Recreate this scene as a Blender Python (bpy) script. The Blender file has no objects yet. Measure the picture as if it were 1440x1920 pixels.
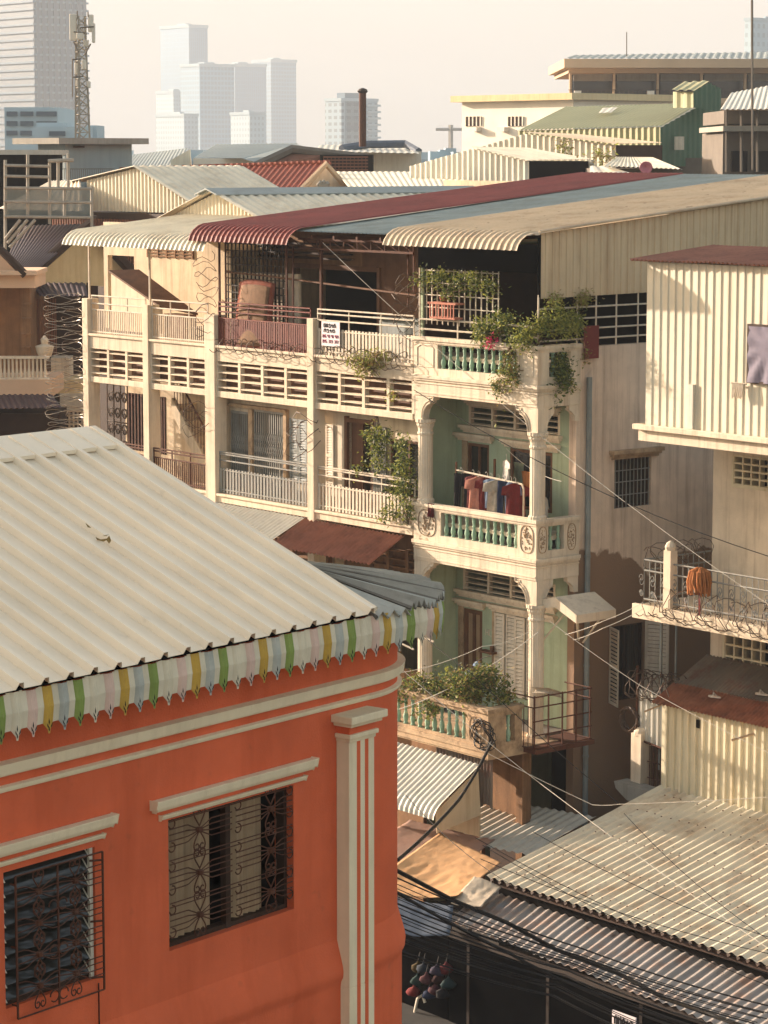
import bpy, bmesh, math, random
from mathutils import Vector, noise as mnoise
R_ = random.Random(7)
sc = bpy.context.scene
COL = sc.collection
# ---------------------------------------------------------------- camera model
F_PX = 5000.0; PITCH = math.atan(668 / F_PX); CP, SP = math.cos(PITCH), math.sin(PITCH); CAM_Z = 17.0
def ray(px, py):
    a = px - 720; b = 960 - py
    return (a, F_PX * CP + b * SP, b * CP - F_PX * SP)
def at(px, py, Y):
    r = ray(px, py); t = Y / r[1]
    return Vector((t * r[0], Y, CAM_Z + t * r[2]))
AN = math.radians(39)
U = Vector((-math.sin(AN), math.cos(AN), 0)); V = Vector((math.cos(AN), math.sin(AN), 0)); Z = Vector((0, 0, 1))
P0 = Vector((3.2318, 56, 0))
def FA(s, v, z): return P0 + U * s + V * v + Z * z          # street front: s along it to the left, v inwards
BN = math.radians(38.3)
WV = Vector((math.sin(BN), math.cos(BN), 0)); NV = Vector((math.cos(BN), -math.sin(BN), 0))
R0 = Vector((-0.2205, 27, 0))
def RF(w, n, z): return R0 + WV * w + NV * n + Z * z         # orange house: w along its front, n outwards
def hit(px, py, org, nrm):
    r = Vector(ray(px, py)); c = Vector((0, 0, CAM_Z)); t = (org - c).dot(nrm) / r.dot(nrm)
    return c + r * t
def pv(px, py, v):
    p = hit(px, py, P0 + V * v, V) - P0
    return p.dot(U), p.z
def ps(px, py, s):
    p = hit(px, py, P0 + U * s, U) - P0
    return p.dot(V), p.z
def pn(px, py, n=0):
    p = hit(px, py, R0 + NV * n, NV) - R0
    return p.dot(WV), p.z
# ---------------------------------------------------------------- mesh builder
class MB:
    def __init__(s): s.v = []; s.f = []; s.m = []
    def add(s, vs, fs, mi=0):
        o = len(s.v); s.v += [Vector(p) for p in vs]
        for f in fs: s.f.append([i + o for i in f]); s.m.append(mi)
        return s
    def box(s, T, a0, a1, b0, b1, c0, c1, mi=0):
        vs = [T(a, b, c) for c in (c0, c1) for b in (b0, b1) for a in (a0, a1)]
        return s.add(vs, [(0, 1, 3, 2), (4, 6, 7, 5), (0, 4, 5, 1), (1, 5, 7, 3), (3, 7, 6, 2), (2, 6, 4, 0)], mi)
    def quad(s, a, b, c, d, mi=0): return s.add([a, b, c, d], [(0, 1, 2, 3)], mi)
    def prism(s, pts, vec, mi=0):
        n = len(pts); vec = Vector(vec)
        vs = [Vector(p) for p in pts] + [Vector(p) + vec for p in pts]
        fs = [tuple(range(n)), tuple(range(2 * n - 1, n - 1, -1))] + [(i, (i + 1) % n, n + (i + 1) % n, n + i) for i in range(n)]
        return s.add(vs, fs, mi)
    def tube(s, pts, r, n=5, mi=0, closed=False):
        pts = [Vector(p) for p in pts]; L = len(pts); rings = []; up = None
        for i, p in enumerate(pts):
            if closed: t = pts[(i + 1) % L] - pts[i - 1]
            else: t = pts[min(i + 1, L - 1)] - pts[max(i - 1, 0)]
            if t.length < 1e-9: t = Vector((0, 0, 1))
            t.normalize()
            if up is None: up = Vector((0, 0, 1)) if abs(t.z) < .9 else Vector((1, 0, 0))
            a = (up - t * up.dot(t))
            if a.length < 1e-6: a = t.orthogonal()
            a.normalize(); up = a; b = t.cross(a)
            rr = r[i] if isinstance(r, (list, tuple)) else r
            rings.append([p + a * (rr * math.cos(2 * math.pi * k / n)) + b * (rr * math.sin(2 * math.pi * k / n)) for k in range(n)])
        vs = [q for g in rings for q in g]; fs = []
        for i in range(L if closed else L - 1):
            j = (i + 1) % L
            for k in range(n): fs.append((i * n + k, i * n + (k + 1) % n, j * n + (k + 1) % n, j * n + k))
        if not closed: fs += [tuple(range(n - 1, -1, -1)), tuple(range((L - 1) * n, L * n))]
        return s.add(vs, fs, mi)
    def bar(s, a, b, r, mi=0, n=4): return s.tube([a, b], r, n, mi)
    def lathe(s, c, prof, n=14, mi=0, flute=0):
        c = Vector(c); vs = []; fs = []
        for (r, z) in prof:
            for k in range(n):
                rr = r * (1 - (flute if k % 2 else 0)); a = 2 * math.pi * k / n
                vs.append(c + Vector((rr * math.cos(a), rr * math.sin(a), z)))
        for i in range(len(prof) - 1):
            for k in range(n): fs.append((i * n + k, i * n + (k + 1) % n, (i + 1) * n + (k + 1) % n, (i + 1) * n + k))
        fs += [tuple(range(n - 1, -1, -1)), tuple(range((len(prof) - 1) * n, len(prof) * n))]
        return s.add(vs, fs, mi)
    def sheet(s, path, across, pitch, depth, kind='sine', jit=0, flip=1, mi=0):
        """corrugated sheet: path runs along the ribs, across spans the ribs"""
        path = [Vector(p) for p in path]; ac = Vector(across); W = ac.length; ah = ac / W
        n = max(1, int(round(W / pitch))); pr = []
        if kind == 'sine':
            K = 6
            for i in range(n * K + 1): pr.append((W * i / (n * K), depth * .5 * math.cos(2 * math.pi * i / K)))
        else:
            for i in range(n):
                x = W * i / n; q = W / n
                pr += [(x, 0), (x + q * .60, 0), (x + q * .68, depth), (x + q * .84, depth), (x + q * .92, 0)]
            pr.append((W, 0))
        vs = []; m = len(pr); L = len(path)
        for i, p in enumerate(path):
            t = path[min(i + 1, L - 1)] - path[max(i - 1, 0)]; nn = t.cross(ah).normalized() * flip
            for j, (x, d) in enumerate(pr):
                jj = jit * mnoise.noise(Vector((x * .8, i * 7.3 + W, p.z * .7))) if jit else 0
                vs.append(p + ah * x + nn * (d + jj))
        fs = [(i * m + j, i * m + j + 1, (i + 1) * m + j + 1, (i + 1) * m + j) for i in range(L - 1) for j in range(m - 1)]
        return s.add(vs, fs, mi)
    def wall(s, T, a0, a1, c0, c1, b0, b1, holes=(), mi=0):
        """wall in the a-c plane between depth b0..b1 with rectangular holes (a0,a1,c0,c1)"""
        A = sorted({a0, a1, *[min(max(h[i], a0), a1) for h in holes for i in (0, 1)]})
        C = sorted({c0, c1, *[min(max(h[i], c0), c1) for h in holes for i in (2, 3)]})
        solid = lambda i, j: 0 <= i < len(A) - 1 and 0 <= j < len(C) - 1 and not any(
            h[0] <= (A[i] + A[i + 1]) / 2 <= h[1] and h[2] <= (C[j] + C[j + 1]) / 2 <= h[3] for h in holes)
        for i in range(len(A) - 1):
            for j in range(len(C) - 1):
                if not solid(i, j): continue
                x0, x1, z0, z1 = A[i], A[i + 1], C[j], C[j + 1]
                s.quad(T(x0, b0, z0), T(x1, b0, z0), T(x1, b0, z1), T(x0, b0, z1), mi)
                s.quad(T(x0, b1, z0), T(x0, b1, z1), T(x1, b1, z1), T(x1, b1, z0), mi)
                if not solid(i - 1, j): s.quad(T(x0, b0, z0), T(x0, b0, z1), T(x0, b1, z1), T(x0, b1, z0), mi)
                if not solid(i + 1, j): s.quad(T(x1, b0, z0), T(x1, b1, z0), T(x1, b1, z1), T(x1, b0, z1), mi)
                if not solid(i, j - 1): s.quad(T(x0, b0, z0), T(x0, b1, z0), T(x1, b1, z0), T(x1, b0, z0), mi)
                if not solid(i, j + 1): s.quad(T(x0, b0, z1), T(x1, b0, z1), T(x1, b1, z1), T(x0, b1, z1), mi)
        return s
WPOS = {}
def build(name, mb, mats, parent=None, smooth=False, weld=False, bevel=0, solid=0):
    if not mb.v: return None
    lo = Vector((min(p[i] for p in mb.v) for i in range(3))); hi = Vector((max(p[i] for p in mb.v) for i in range(3)))
    c = (lo + hi) / 2
    if parent is None: c.z = lo.z
    me = bpy.data.meshes.new(name)
    me.from_pydata([tuple(p - c) for p in mb.v], [], mb.f)
    for m in (mats if isinstance(mats, (list, tuple)) else [mats]): me.materials.append(MAT[m] if isinstance(m, str) else m)
    me.polygons.foreach_set('material_index', mb.m)
    if weld:
        bm = bmesh.new(); bm.from_mesh(me); bmesh.ops.remove_doubles(bm, verts=bm.verts, dist=.0005)
        bmesh.ops.recalc_face_normals(bm, faces=bm.faces); bm.to_mesh(me); bm.free()
    if smooth: me.polygons.foreach_set('use_smooth', [True] * len(me.polygons))
    o = bpy.data.objects.new(name, me); COL.objects.link(o)
    WPOS[o.name] = c
    if parent is not None:
        o.parent = parent; o.location = c - WPOS[parent.name]
    else: o.location = c
    if bevel:
        b = o.modifiers.new('bevel', 'BEVEL'); b.width = bevel; b.segments = 2; b.limit_method = 'ANGLE'
    if solid:
        b = o.modifiers.new('solid', 'SOLIDIFY'); b.thickness = solid; b.offset = 0
    return o
def tag(o, label, cat, group=None, kind=None):
    if label: o['label'] = label
    if cat: o['category'] = cat
    if group: o['group'] = group
    if kind: o['kind'] = kind
    return o
def thing(name, label, cat, loc, group=None):
    o = bpy.data.objects.new(name, None); COL.objects.link(o); o.location = loc; WPOS[o.name] = Vector(loc)
    o.empty_display_size = .3
    return tag(o, label, cat, group)
def clone(o, delta, parent=None, label=None, rotz=0):
    c = o.copy(); COL.objects.link(c); wp = WPOS[o.name] + Vector(delta); WPOS[c.name] = wp
    if parent is not None: c.parent = parent; c.location = wp - WPOS[parent.name]
    else: c.location = wp
    if rotz: c.rotation_euler.z = rotz
    if label: c['label'] = label
    return c
# ---------------------------------------------------------------- materials
MAT = {}
def lin(h):
    h = h.lstrip('#'); o = []
    for i in (0, 2, 4):
        x = int(h[i:i + 2], 16) / 255; o.append(x / 12.92 if x <= .04045 else ((x + .055) / 1.055) ** 2.4)
    return (*o, 1)
def mat(name, col, rough=.8, var=.25, scale=1.2, dirt=None, dirtamt=0.0, streak=(5, 5, .35), bump=0.0, bscale=30, metal=0.0, spec=.3, trans=0.0, zstain_shade=None, alpha=1.0, speck=0, sscale=7):
    m = bpy.data.materials.new(name); m.use_nodes = True; nt = m.node_tree; N = nt.nodes; Lk = nt.links
    b = N['Principled BSDF']; b.inputs['Roughness'].default_value = rough; b.inputs['Metallic'].default_value = metal
    b.inputs['Specular IOR Level'].default_value = spec
    base = lin(col) if isinstance(col, str) else (*col, 1)
    geo = N.new('ShaderNodeNewGeometry')
    n1 = N.new('ShaderNodeTexNoise'); n1.inputs['Scale'].default_value = scale; n1.inputs['Detail'].default_value = 6; n1.inputs['Roughness'].default_value = .65
    Lk.new(geo.outputs['Position'], n1.inputs['Vector'])
    mp = N.new('ShaderNodeMapRange'); mp.inputs[1].default_value = .3; mp.inputs[2].default_value = .7
    mp.inputs[3].default_value = 1 - var; mp.inputs[4].default_value = 1 + var * .4
    Lk.new(n1.outputs[0], mp.inputs[0])
    mul = N.new('ShaderNodeMix'); mul.data_type = 'RGBA'; mul.blend_type = 'MULTIPLY'; mul.inputs[0].default_value = 1
    mul.inputs[6].default_value = base; Lk.new(mp.outputs[0], mul.inputs[7]); cur = mul.outputs[2]
    if dirt:
        ma = N.new('ShaderNodeMapping'); ma.inputs['Scale'].default_value = streak; Lk.new(geo.outputs['Position'], ma.inputs['Vector'])
        n2 = N.new('ShaderNodeTexNoise'); n2.inputs['Scale'].default_value = 1; n2.inputs['Detail'].default_value = 5; n2.inputs['Roughness'].default_value = .7
        Lk.new(ma.outputs[0], n2.inputs['Vector'])
        m2 = N.new('ShaderNodeMapRange'); m2.inputs[1].default_value = .48; m2.inputs[2].default_value = .72; m2.inputs[3].default_value = 0; m2.inputs[4].default_value = dirtamt
        Lk.new(n2.outputs[0], m2.inputs[0])
        mx = N.new('ShaderNodeMix'); mx.data_type = 'RGBA'; Lk.new(m2.outputs[0], mx.inputs[0]); Lk.new(cur, mx.inputs[6]); mx.inputs[7].default_value = lin(dirt)
        cur = mx.outputs[2]
    if speck:    # small stains, bird droppings and rust dots
        n4 = N.new('ShaderNodeTexNoise'); n4.inputs['Scale'].default_value = sscale; n4.inputs['Detail'].default_value = 3; Lk.new(geo.outputs['Position'], n4.inputs['Vector'])
        m4 = N.new('ShaderNodeMapRange'); m4.inputs[1].default_value = .66; m4.inputs[2].default_value = .74; m4.inputs[3].default_value = 0; m4.inputs[4].default_value = speck; Lk.new(n4.outputs[0], m4.inputs[0])
        mx = N.new('ShaderNodeMix'); mx.data_type = 'RGBA'; Lk.new(m4.outputs[0], mx.inputs[0]); Lk.new(cur, mx.inputs[6]); mx.inputs[7].default_value = lin('#5a4634')
        cur = mx.outputs[2]
    if zstain_shade:   # (z, spread, colour): plaster lost below a ragged line, its brown partly standing in for shade
        z0, sp, cc = zstain_shade
        sx = N.new('ShaderNodeSeparateXYZ'); Lk.new(geo.outputs['Position'], sx.inputs[0])
        n3 = N.new('ShaderNodeTexNoise'); n3.inputs['Scale'].default_value = .9; n3.inputs['Detail'].default_value = 7; Lk.new(geo.outputs['Position'], n3.inputs['Vector'])
        ad = N.new('ShaderNodeMath'); ad.operation = 'MULTIPLY_ADD'; Lk.new(n3.outputs[0], ad.inputs[0]); ad.inputs[1].default_value = sp; Lk.new(sx.outputs[2], ad.inputs[2])
        m3 = N.new('ShaderNodeMapRange'); m3.inputs[1].default_value = z0 + sp * .5 - .02; m3.inputs[2].default_value = z0 + sp * .5 + .06; m3.inputs[3].default_value = 1; m3.inputs[4].default_value = 0
        Lk.new(ad.outputs[0], m3.inputs[0])
        mx = N.new('ShaderNodeMix'); mx.data_type = 'RGBA'; Lk.new(m3.outputs[0], mx.inputs[0]); Lk.new(cur, mx.inputs[6]); mx.inputs[7].default_value = lin(cc)
        cur = mx.outputs[2]
    Lk.new(cur, b.inputs['Base Color'])
    if bump:
        nb = N.new('ShaderNodeTexNoise'); nb.inputs['Scale'].default_value = bscale; nb.inputs['Detail'].default_value = 4
        Lk.new(geo.outputs['Position'], nb.inputs['Vector'])
        bp = N.new('ShaderNodeBump'); bp.inputs['Strength'].default_value = bump; bp.inputs['Distance'].default_value = .02
        Lk.new(nb.outputs[0], bp.inputs['Height']); Lk.new(bp.outputs[0], b.inputs['Normal'])
    if trans:
        tr = N.new('ShaderNodeBsdfTranslucent'); Lk.new(cur, tr.inputs['Color'])
        ms = N.new('ShaderNodeMixShader'); ms.inputs[0].default_value = trans
        Lk.new(b.outputs[0], ms.inputs[1]); Lk.new(tr.outputs[0], ms.inputs[2]); Lk.new(ms.outputs[0], N['Material Output'].inputs['Surface'])
    if alpha < 1:
        tp = N.new('ShaderNodeBsdfTransparent'); ms = N.new('ShaderNodeMixShader'); ms.inputs[0].default_value = alpha
        Lk.new(tp.outputs[0], ms.inputs[1]); Lk.new(b.outputs[0], ms.inputs[2]); Lk.new(ms.outputs[0], N['Material Output'].inputs['Surface'])
    MAT[name] = m
    return m
mat('cream_plaster', '#dccbb2', .9, .2, 1.1, '#8a6a4a', .45, bump=.25)
mat('white_plaster', '#dcccb4', .9, .18, 1.3, '#8a6f55', .5, bump=.25)
mat('old_white_plaster', '#b79c7d', .9, .35, 2.0, '#4a3022', .75, streak=(2.5, 2.5, 1.8), bump=.3)
mat('green_plaster', '#a6b498', .9, .2, 1.2, '#6a6a4c', .4, bump=.2)
mat('tan_plaster', '#e0cab4', .92, .25, .8, '#7d5c44', .5, (5, 5, .25), bump=.3, zstain_shade=(8.2, 2.4, '#8a705a'))
mat('brown_wall', '#8a6749', .9, .3, 1.5, '#4a3322', .6, bump=.3)
mat('party_wall', '#d3bfa2', .9, .25, 1.2, '#7d5f42', .5, bump=.25)
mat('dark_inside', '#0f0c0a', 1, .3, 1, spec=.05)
mat('black_cloth_and_shade', '#0a0a0b', 1, .2, 3, spec=0)  # real cloth on the terrace, elsewhere near-black standing in for shade
mat('dark_wood', '#3a261a', .7, .3, 3, bump=.2)
mat('brown_wood', '#6d4a33', .7, .3, 3, '#3a261a', .4, bump=.2)
mat('grey_paint', '#8a8f8c', .6, .2, 3, '#5a4c3e', .5)
mat('white_paint', '#d9cdb9', .6, .15, 3, '#8a745c', .4)
mat('green_paint', '#93b096', .65, .2, 4, '#4c5a40', .45, streak=(9, 9, 2))
mat('rail_white', '#cfc2ae', .5, .15, 4, '#8a6242', .45, (8, 8, 3))
mat('rail_red', '#6e3327', .55, .25, 4, '#3f1d16', .5)
mat('rail_grey', '#8c8b84', .5, .2, 4, '#6a4a34', .45)
mat('rust_iron', '#5a3524', .8, .35, 5, '#2e1a12', .5)
mat('dark_iron', '#2c2019', .7, .3, 5)
mat('wire_iron', '#5d4a3c', .6, .3, 5)
mat('steel_wire', '#a59c8e', .4, .2, 5, metal=.3)
mat('black_cable', '#14110f', .6, .2, 5)
mat('white_cable', '#c2bbae', .5, .1, 5)
mat('roof_cream', '#d9cfb8', .55, .18, .5, '#8d7554', .45, (1.2, 1.2, 1.2), spec=.4)
mat('roof_tan', '#c2af94', .6, .18, .5, '#8d6f50', .5, (1.2, 1.2, 1.2), speck=.5, sscale=5)
mat('roof_red', '#87443e', .6, .2, .6, '#5d2e2a', .5, (1.5, 1.5, 1.5))
mat('roof_brown_red', '#96644f', .65, .3, .9, '#4c2a20', .5, (2.5, 2.5, 2.5), speck=.4)
mat('roof_grey', '#8a9290', .5, .18, .6, '#6e6a5e', .5, (1.5, 1.5, 1.5))
mat('roof_pale_green', '#f0dcc0', .42, .1, .5, '#c4b69c', .3, (.6, .6, .6), spec=.6, speck=.1)
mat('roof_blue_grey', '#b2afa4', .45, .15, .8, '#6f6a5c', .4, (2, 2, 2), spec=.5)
mat('roof_weathered', '#cfc5ae', .6, .2, .8, '#93683a', .6, (1.2, 1.2, 1.2), speck=.6, sscale=5)
mat('roof_old_grey', '#8f8a86', .6, .25, .8, '#8c5a34', .6, (1.3, 1.3, 1.3), speck=.6, sscale=4)
mat('roof_rusty', '#7a7063', .7, .25, 1.2, '#6a3520', .75, (1.6, 1.6, 1.6))
mat('rust_sheet', '#96644a', .8, .35, 2.5, '#4a2418', .6, (4, 4, 4))
mat('roof_tiles', '#9a4f38', .7, .25, 2, '#6d3526', .4)
mat('roof_dark_tiles', '#4b3a3e', .6, .2, 2, '#33282a', .4)
mat('roof_green', '#a5a179', .6, .15, .5, '#6f7350', .4, (1, 1, 1))
mat('clad_green_shaded', '#41604a', .65, .15, .5)  # dark green with the shade of the right-hand faces put in
mat('clad_cream', '#d8cfb8', .55, .12, .7, '#a3845a', .35, spec=.4)
mat('clad_white', '#d6d0c0', .55, .12, .7, '#a3957c', .35)
mat('clad_tan', '#c4ae8e', .6, .15, .8, '#8a6a4a', .45)
mat('clad_yellow', '#d0c5a8', .6, .18, .9, '#a3844e', .5)
mat('sheet_white', '#c9c4b6', .55, .15, 1, '#8a8274', .4)
mat('orange_wall', '#d96844', .9, .16, .9, '#b04a28', .4, (2.2, 2.2, .25), bump=.25, bscale=45, speck=.15, sscale=5, spec=.08)
mat('trim_cream', '#ead6b4', .8, .1, 2, '#b59a74', .3, bump=.12)
mat('glass_dark', '#2c2a26', .12, .1, 1, spec=.6)
mat('curtain_beige', '#a58a6c', .9, .25, 3, '#6d573f', .5, (14, 14, .3))
mat('curtain_purple', '#7d7684', .8, .2, 3)
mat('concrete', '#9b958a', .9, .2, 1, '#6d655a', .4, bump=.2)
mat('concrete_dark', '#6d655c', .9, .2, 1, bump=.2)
mat('asphalt', (.05, .047, .044), .9, .3, 1, bump=.2)
mat('terracotta', '#8d4a30', .8, .25, 5)
mat('leaf_light', (.31, .32, .07), .6, .3, 6, trans=.35)
mat('leaf_dark', (.10, .14, .04), .6, .35, 6, trans=.3)
mat('leaf_dry', (.28, .2, .08), .7, .35, 6, trans=.25)
mat('twig', '#5a4532', .9, .3, 6)
mat('flower_pink', '#d6306a', .6, .2, 8, trans=.3)
mat('val_white', '#ddcfb5', .65, .15, 3, '#a89878', .35, (6, 6, 1))
mat('val_pink', '#dcbcab', .65, .18, 3, '#b08a78', .35, (6, 6, 1))
mat('val_yellow', '#c8a045', .65, .2, 3, '#8f6a20', .35, (6, 6, 1))
mat('val_blue', '#b7b6ac', .65, .25, 3, '#c4bca8', .5, (3, 3, 3))
mat('val_green', '#8c9c50', .65, .2, 3, '#5f7430', .35, (6, 6, 1))
mat('tarp_orange', '#c79c70', .75, .2, 2, '#a06a3a', .4, (2, 2, 2), bump=.5, bscale=5)
mat('tarp_pink', '#a88878', .75, .25, 2, '#7d5244', .4, (2, 2, 2), bump=.5, bscale=5)
mat('tarp_blue', '#58616e', .7, .2, 2, bump=.5, bscale=5)
mat('net_grey', '#7f8480', .8, .15, 3, alpha=.75)
mat('mat_straw', '#7d6048', .9, .25, 9, '#5a3a24', .3, (20, 20, 1))
mat('mat_edge', '#7a402e', .9, .2, 6)
mat('plastic_red', '#702a24', .5, .2, 4)
mat('sign_white', '#d9cfd0', .6, .08, 3)
mat('ink_black', '#1e1a1a', .7, .1, 3)
mat('ink_red', '#a8506a', .7, .1, 3)
mat('bg_blue_plaster', '#8f9a9b', .9, .12, .5, '#6f7474', .3)
mat('bg_yellow', '#d6c095', .9, .15, 1, '#a07a48', .3)
mat('bg_peach', '#d8b596', .9, .12, .6)
mat('bg_cream', '#e6dccb', .9, .1, .5)
mat('bg_buff', '#bfa588', .9, .1, .5)
mat('bg_brick', '#7d5240', .9, .25, 2)
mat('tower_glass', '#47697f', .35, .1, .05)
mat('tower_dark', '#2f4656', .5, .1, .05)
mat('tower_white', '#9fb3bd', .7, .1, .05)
mat('ac_white', '#cfc8ba', .5, .1, 3)
mat('dish_pink', '#c0747c', .5, .15, 3)
for nm, cc in dict(black='#1d1c20', salmon='#c98874', maroon='#5e2226', beige='#c0b29e', white='#cfc8bd', navy='#2b3650', orange='#b07040', green_grey='#7d8672', blue_white='#7f90a8', dark_red='#6e2626', teal='#243c3a', purple='#3f394a', yellow='#b89a48', pink='#b8707c', dim_yellow='#4f4228', dim_blue='#323a44', dim_pink='#543438', dim_green='#24383a', dim_red='#361a1c').items():
    mat('cloth_' + nm, cc, .9, .3, 9, trans=.12)
# ---------------------------------------------------------------- reusable builders
def vsheet(mb, T, x0, x1, zb, zt, pitch, depth, kind='trap', mi=0):
    """upright corrugated cladding; zb, zt are functions of x; T(x, d, z)"""
    n = max(1, int(round(abs(x1 - x0) / pitch))); q = (x1 - x0) / n; xs = []
    for i in range(n):
        x = x0 + q * i
        if kind == 'trap': xs += [(x, 0), (x + q * .5, 0), (x + q * .6, depth), (x + q * .88, depth), (x + q * .98, 0)]
        else: xs += [(x + q * k / 6, depth * .5 * (1 - math.cos(2 * math.pi * k / 6))) for k in range(6)]
    xs.append((x1, 0)); vs = []
    for x, d in xs: vs += [T(x, d, zb(x)), T(x, d, zt(x))]
    return mb.add(vs, [(2 * i, 2 * i + 2, 2 * i + 3, 2 * i + 1) for i in range(len(xs) - 1)], mi)
def curl(v0, z0, drop=.36, out=.56):
    return [(v0, z0), (v0 - out * .3, z0 - drop * .04), (v0 - out * .55, z0 - drop * .16), (v0 - out * .78, z0 - drop * .4), (v0 - out * .92, z0 - drop * .68), (v0 - out, z0 - drop)]
def louvers(mb, T, a0, a1, c0, c1, b, n, bars, slat=.02, dep=.1, fr=.035, mi=0):
    """concrete ventilator: n horizontal slats, a list of upright positions"""
    for i in range(n):
        z = c0 + (c1 - c0) * (i + .5) / n
        vs = [T(a0, b, z - .012), T(a1, b, z - .012), T(a1, b + dep, z + .006), T(a0, b + dep, z + .006)]
        mb.prism(vs, Z * slat, mi)
    for x in bars: mb.box(T, x - fr, x + fr, b - .006, b + dep, c0, c1, mi)
def shutter(mb, T, a0, a1, c0, c1, b, n=18, fr=.05, th=.03, mi=0):
    mb.box(T, a0, a0 + fr, b, b + th, c0, c1, mi); mb.box(T, a1 - fr, a1, b, b + th, c0, c1, mi)
    for z in (c0, (c0 + c1) / 2 - .03, c1 - .06): mb.box(T, a0 + fr, a1 - fr, b, b + th, z, z + .06, mi)
    for i in range(n):
        z = c0 + .07 + (c1 - c0 - .14) * (i + .5) / n; h = (c1 - c0) / n * .38
        mb.quad(T(a0 + fr, b, z - h), T(a1 - fr, b, z - h), T(a1 - fr, b + th, z + h), T(a0 + fr, b + th, z + h), mi)
def hood(mb, T, a0, a1, z, b=0, mi=0, k=1.0):
    """stepped moulding over an opening, standing out towards -b"""
    mb.box(T, a0, a1, b - .14 * k, b, z, z + .07 * k, mi); mb.box(T, a0 + .03, a1 - .03, b - .09 * k, b, z - .05 * k, z, mi); mb.box(T, a0 + .07, a1 - .07, b - .045 * k, b, z - .1 * k, z - .05 * k, mi)
def railing(mb, T, a0, a1, b, z0, z1, zr, step, wide=.012, dep=.01, rails=(), r=.018, mi=0, mi2=0):
    n = max(1, int(abs(a1 - a0) / step))
    for i in range(n):
        x = a0 + (a1 - a0) * (i + .5) / n + R_.uniform(-.008, .008)
        mb.box(T, x - wide, x + wide, b - dep, b + dep, z0, z1 - R_.uniform(0, .015), mi)
    for z in rails: mb.tube([T(a0, b, z), T(a1, b, z)], r, 6, mi2)
def spiral(c, ax, L, r, turns, wob=.15, seg=12, e=None):
    ax = Vector(ax).normalized(); e1 = Vector(e) if e else ax.orthogonal().normalized(); e2 = ax.cross(e1); pts = []
    for i in range(int(turns * seg) + 1):
        t = i / (turns * seg); a = 2 * math.pi * i / seg; rr = r * (1 + wob * math.sin(t * 37 + r * 50) * .6 + wob * math.sin(t * 91) * .4)
        pts.append(Vector(c) + ax * (L * t + r * wob * 1.2 * math.sin(a * 2.3 + 1)) + e1 * rr * math.cos(a) + e2 * rr * math.sin(a))
    return pts
def sag(p, q, d, n=14):
    p = Vector(p); q = Vector(q)
    return [p.lerp(q, i / n) - Z * (d * 4 * (i / n) * (1 - i / n)) for i in range(n + 1)]
def leaves(mb, blobs, n, size=.05, mis=(0,), seed=1):
    rr = random.Random(seed); tot = sum(b[3] * b[4] * b[5] for b in blobs)
    for (x, y, z, a, b, c) in blobs:
        k = max(6, int(n * a * b * c / tot)); cen = Vector((x, y, z)); cl = []
        for _ in range(max(3, k // 9)):
            d = Vector((rr.gauss(0, .4), rr.gauss(0, .4), rr.gauss(0, .4)))
            cl.append(cen + Vector((d.x * a, d.y * b, d.z * c)))
        for _ in range(k):
            p = rr.choice(cl) + Vector((rr.gauss(0, 1), rr.gauss(0, 1), rr.gauss(0, 1))) * size * 1.5
            t = Vector((rr.uniform(-1, 1), rr.uniform(-1, 1), rr.uniform(-.9, .5))).normalized(); s = t.cross(Vector((rr.uniform(-1, 1), rr.uniform(-1, 1), 1))).normalized()
            l = size * rr.uniform(.9, 2.0); w = l * rr.uniform(.4, .65); nn = t.cross(s) * l * .15
            mb.add([p - t * l * .1, p + t * l * .45 + s * w * .5 + nn, p + t * l, p + t * l * .45 - s * w * .5 + nn], [(0, 1, 2), (0, 2, 3)], rr.choice(mis))
def twigs(mb, a, tips, r=.012, mi=0, seed=2):
    rr = random.Random(seed); a = Vector(a)
    for t in tips:
        t = Vector(t); m = a.lerp(t, .5) + Vector((rr.uniform(-.1, .1), rr.uniform(-.1, .1), rr.uniform(0, .12)))
        mb.tube([a, a.lerp(m, .6), m, t], [r, r * .8, r * .6, r * .25], 4, mi)
def plant(name, label, cat, base, blobs, n, size, mats, group=None, flower=None, tips=None, seed=1, pot=None):
    """blobs in world coordinates; foliage and stem are parts"""
    t = thing(name, label, cat, base, group)
    m = MB(); leaves(m, blobs, n, size, tuple(range(len(mats))), seed); build('foliage', m, mats, t)
    m = MB(); twigs(m, base, tips or [b[:3] for b in blobs], .014, 0, seed); build('stem', m, 'twig', t)
    if flower:
        m = MB(); leaves(m, [flower], 60, .045, (0,), seed + 5); build('flower', m, 'flower_pink', t)
    if pot:
        r, h = pot; m = MB(); m.lathe(Vector(base), [(r * .7, 0), (r, h), (r * 1.08, h), (r * 1.08, h * .86), (r * .9, h * .9)], 14); build('pot', m, 'terracotta', t)
    return t
# ---------------------------------------------------------------- corner house
ch = thing('corner_house', 'narrow white corner house with pale green balcony recesses and green balusters', 'house', FA(2, 4, 0))
SW = .08                                             # the side wall stands just inside the balcony end
m = MB()
T_side = lambda v, d, z: FA(d, v, z)
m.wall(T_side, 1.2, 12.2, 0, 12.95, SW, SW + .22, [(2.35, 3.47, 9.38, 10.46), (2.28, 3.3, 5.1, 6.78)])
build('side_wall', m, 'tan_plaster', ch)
m = MB()
m.box(FA, 4.02, 4.12, .2, 12.2, 0, 15.05); m.box(FA, .1, 4.12, 12.2, 12.4, 0, 16.2)
build('party_wall', m, 'green_plaster', ch)
m = MB()
holesB = [(2.9, 3.63, 8.76, 10.62), (.82, 2.2, 9.3, 10.62), (.6, 3.58, 10.98, 11.5)]
holesC = [(3.1, 3.74, 4.72, 6.84), (1.3, 2.66, 5.05, 6.9), (.7, 3.75, 7.25, 7.75)]
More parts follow.
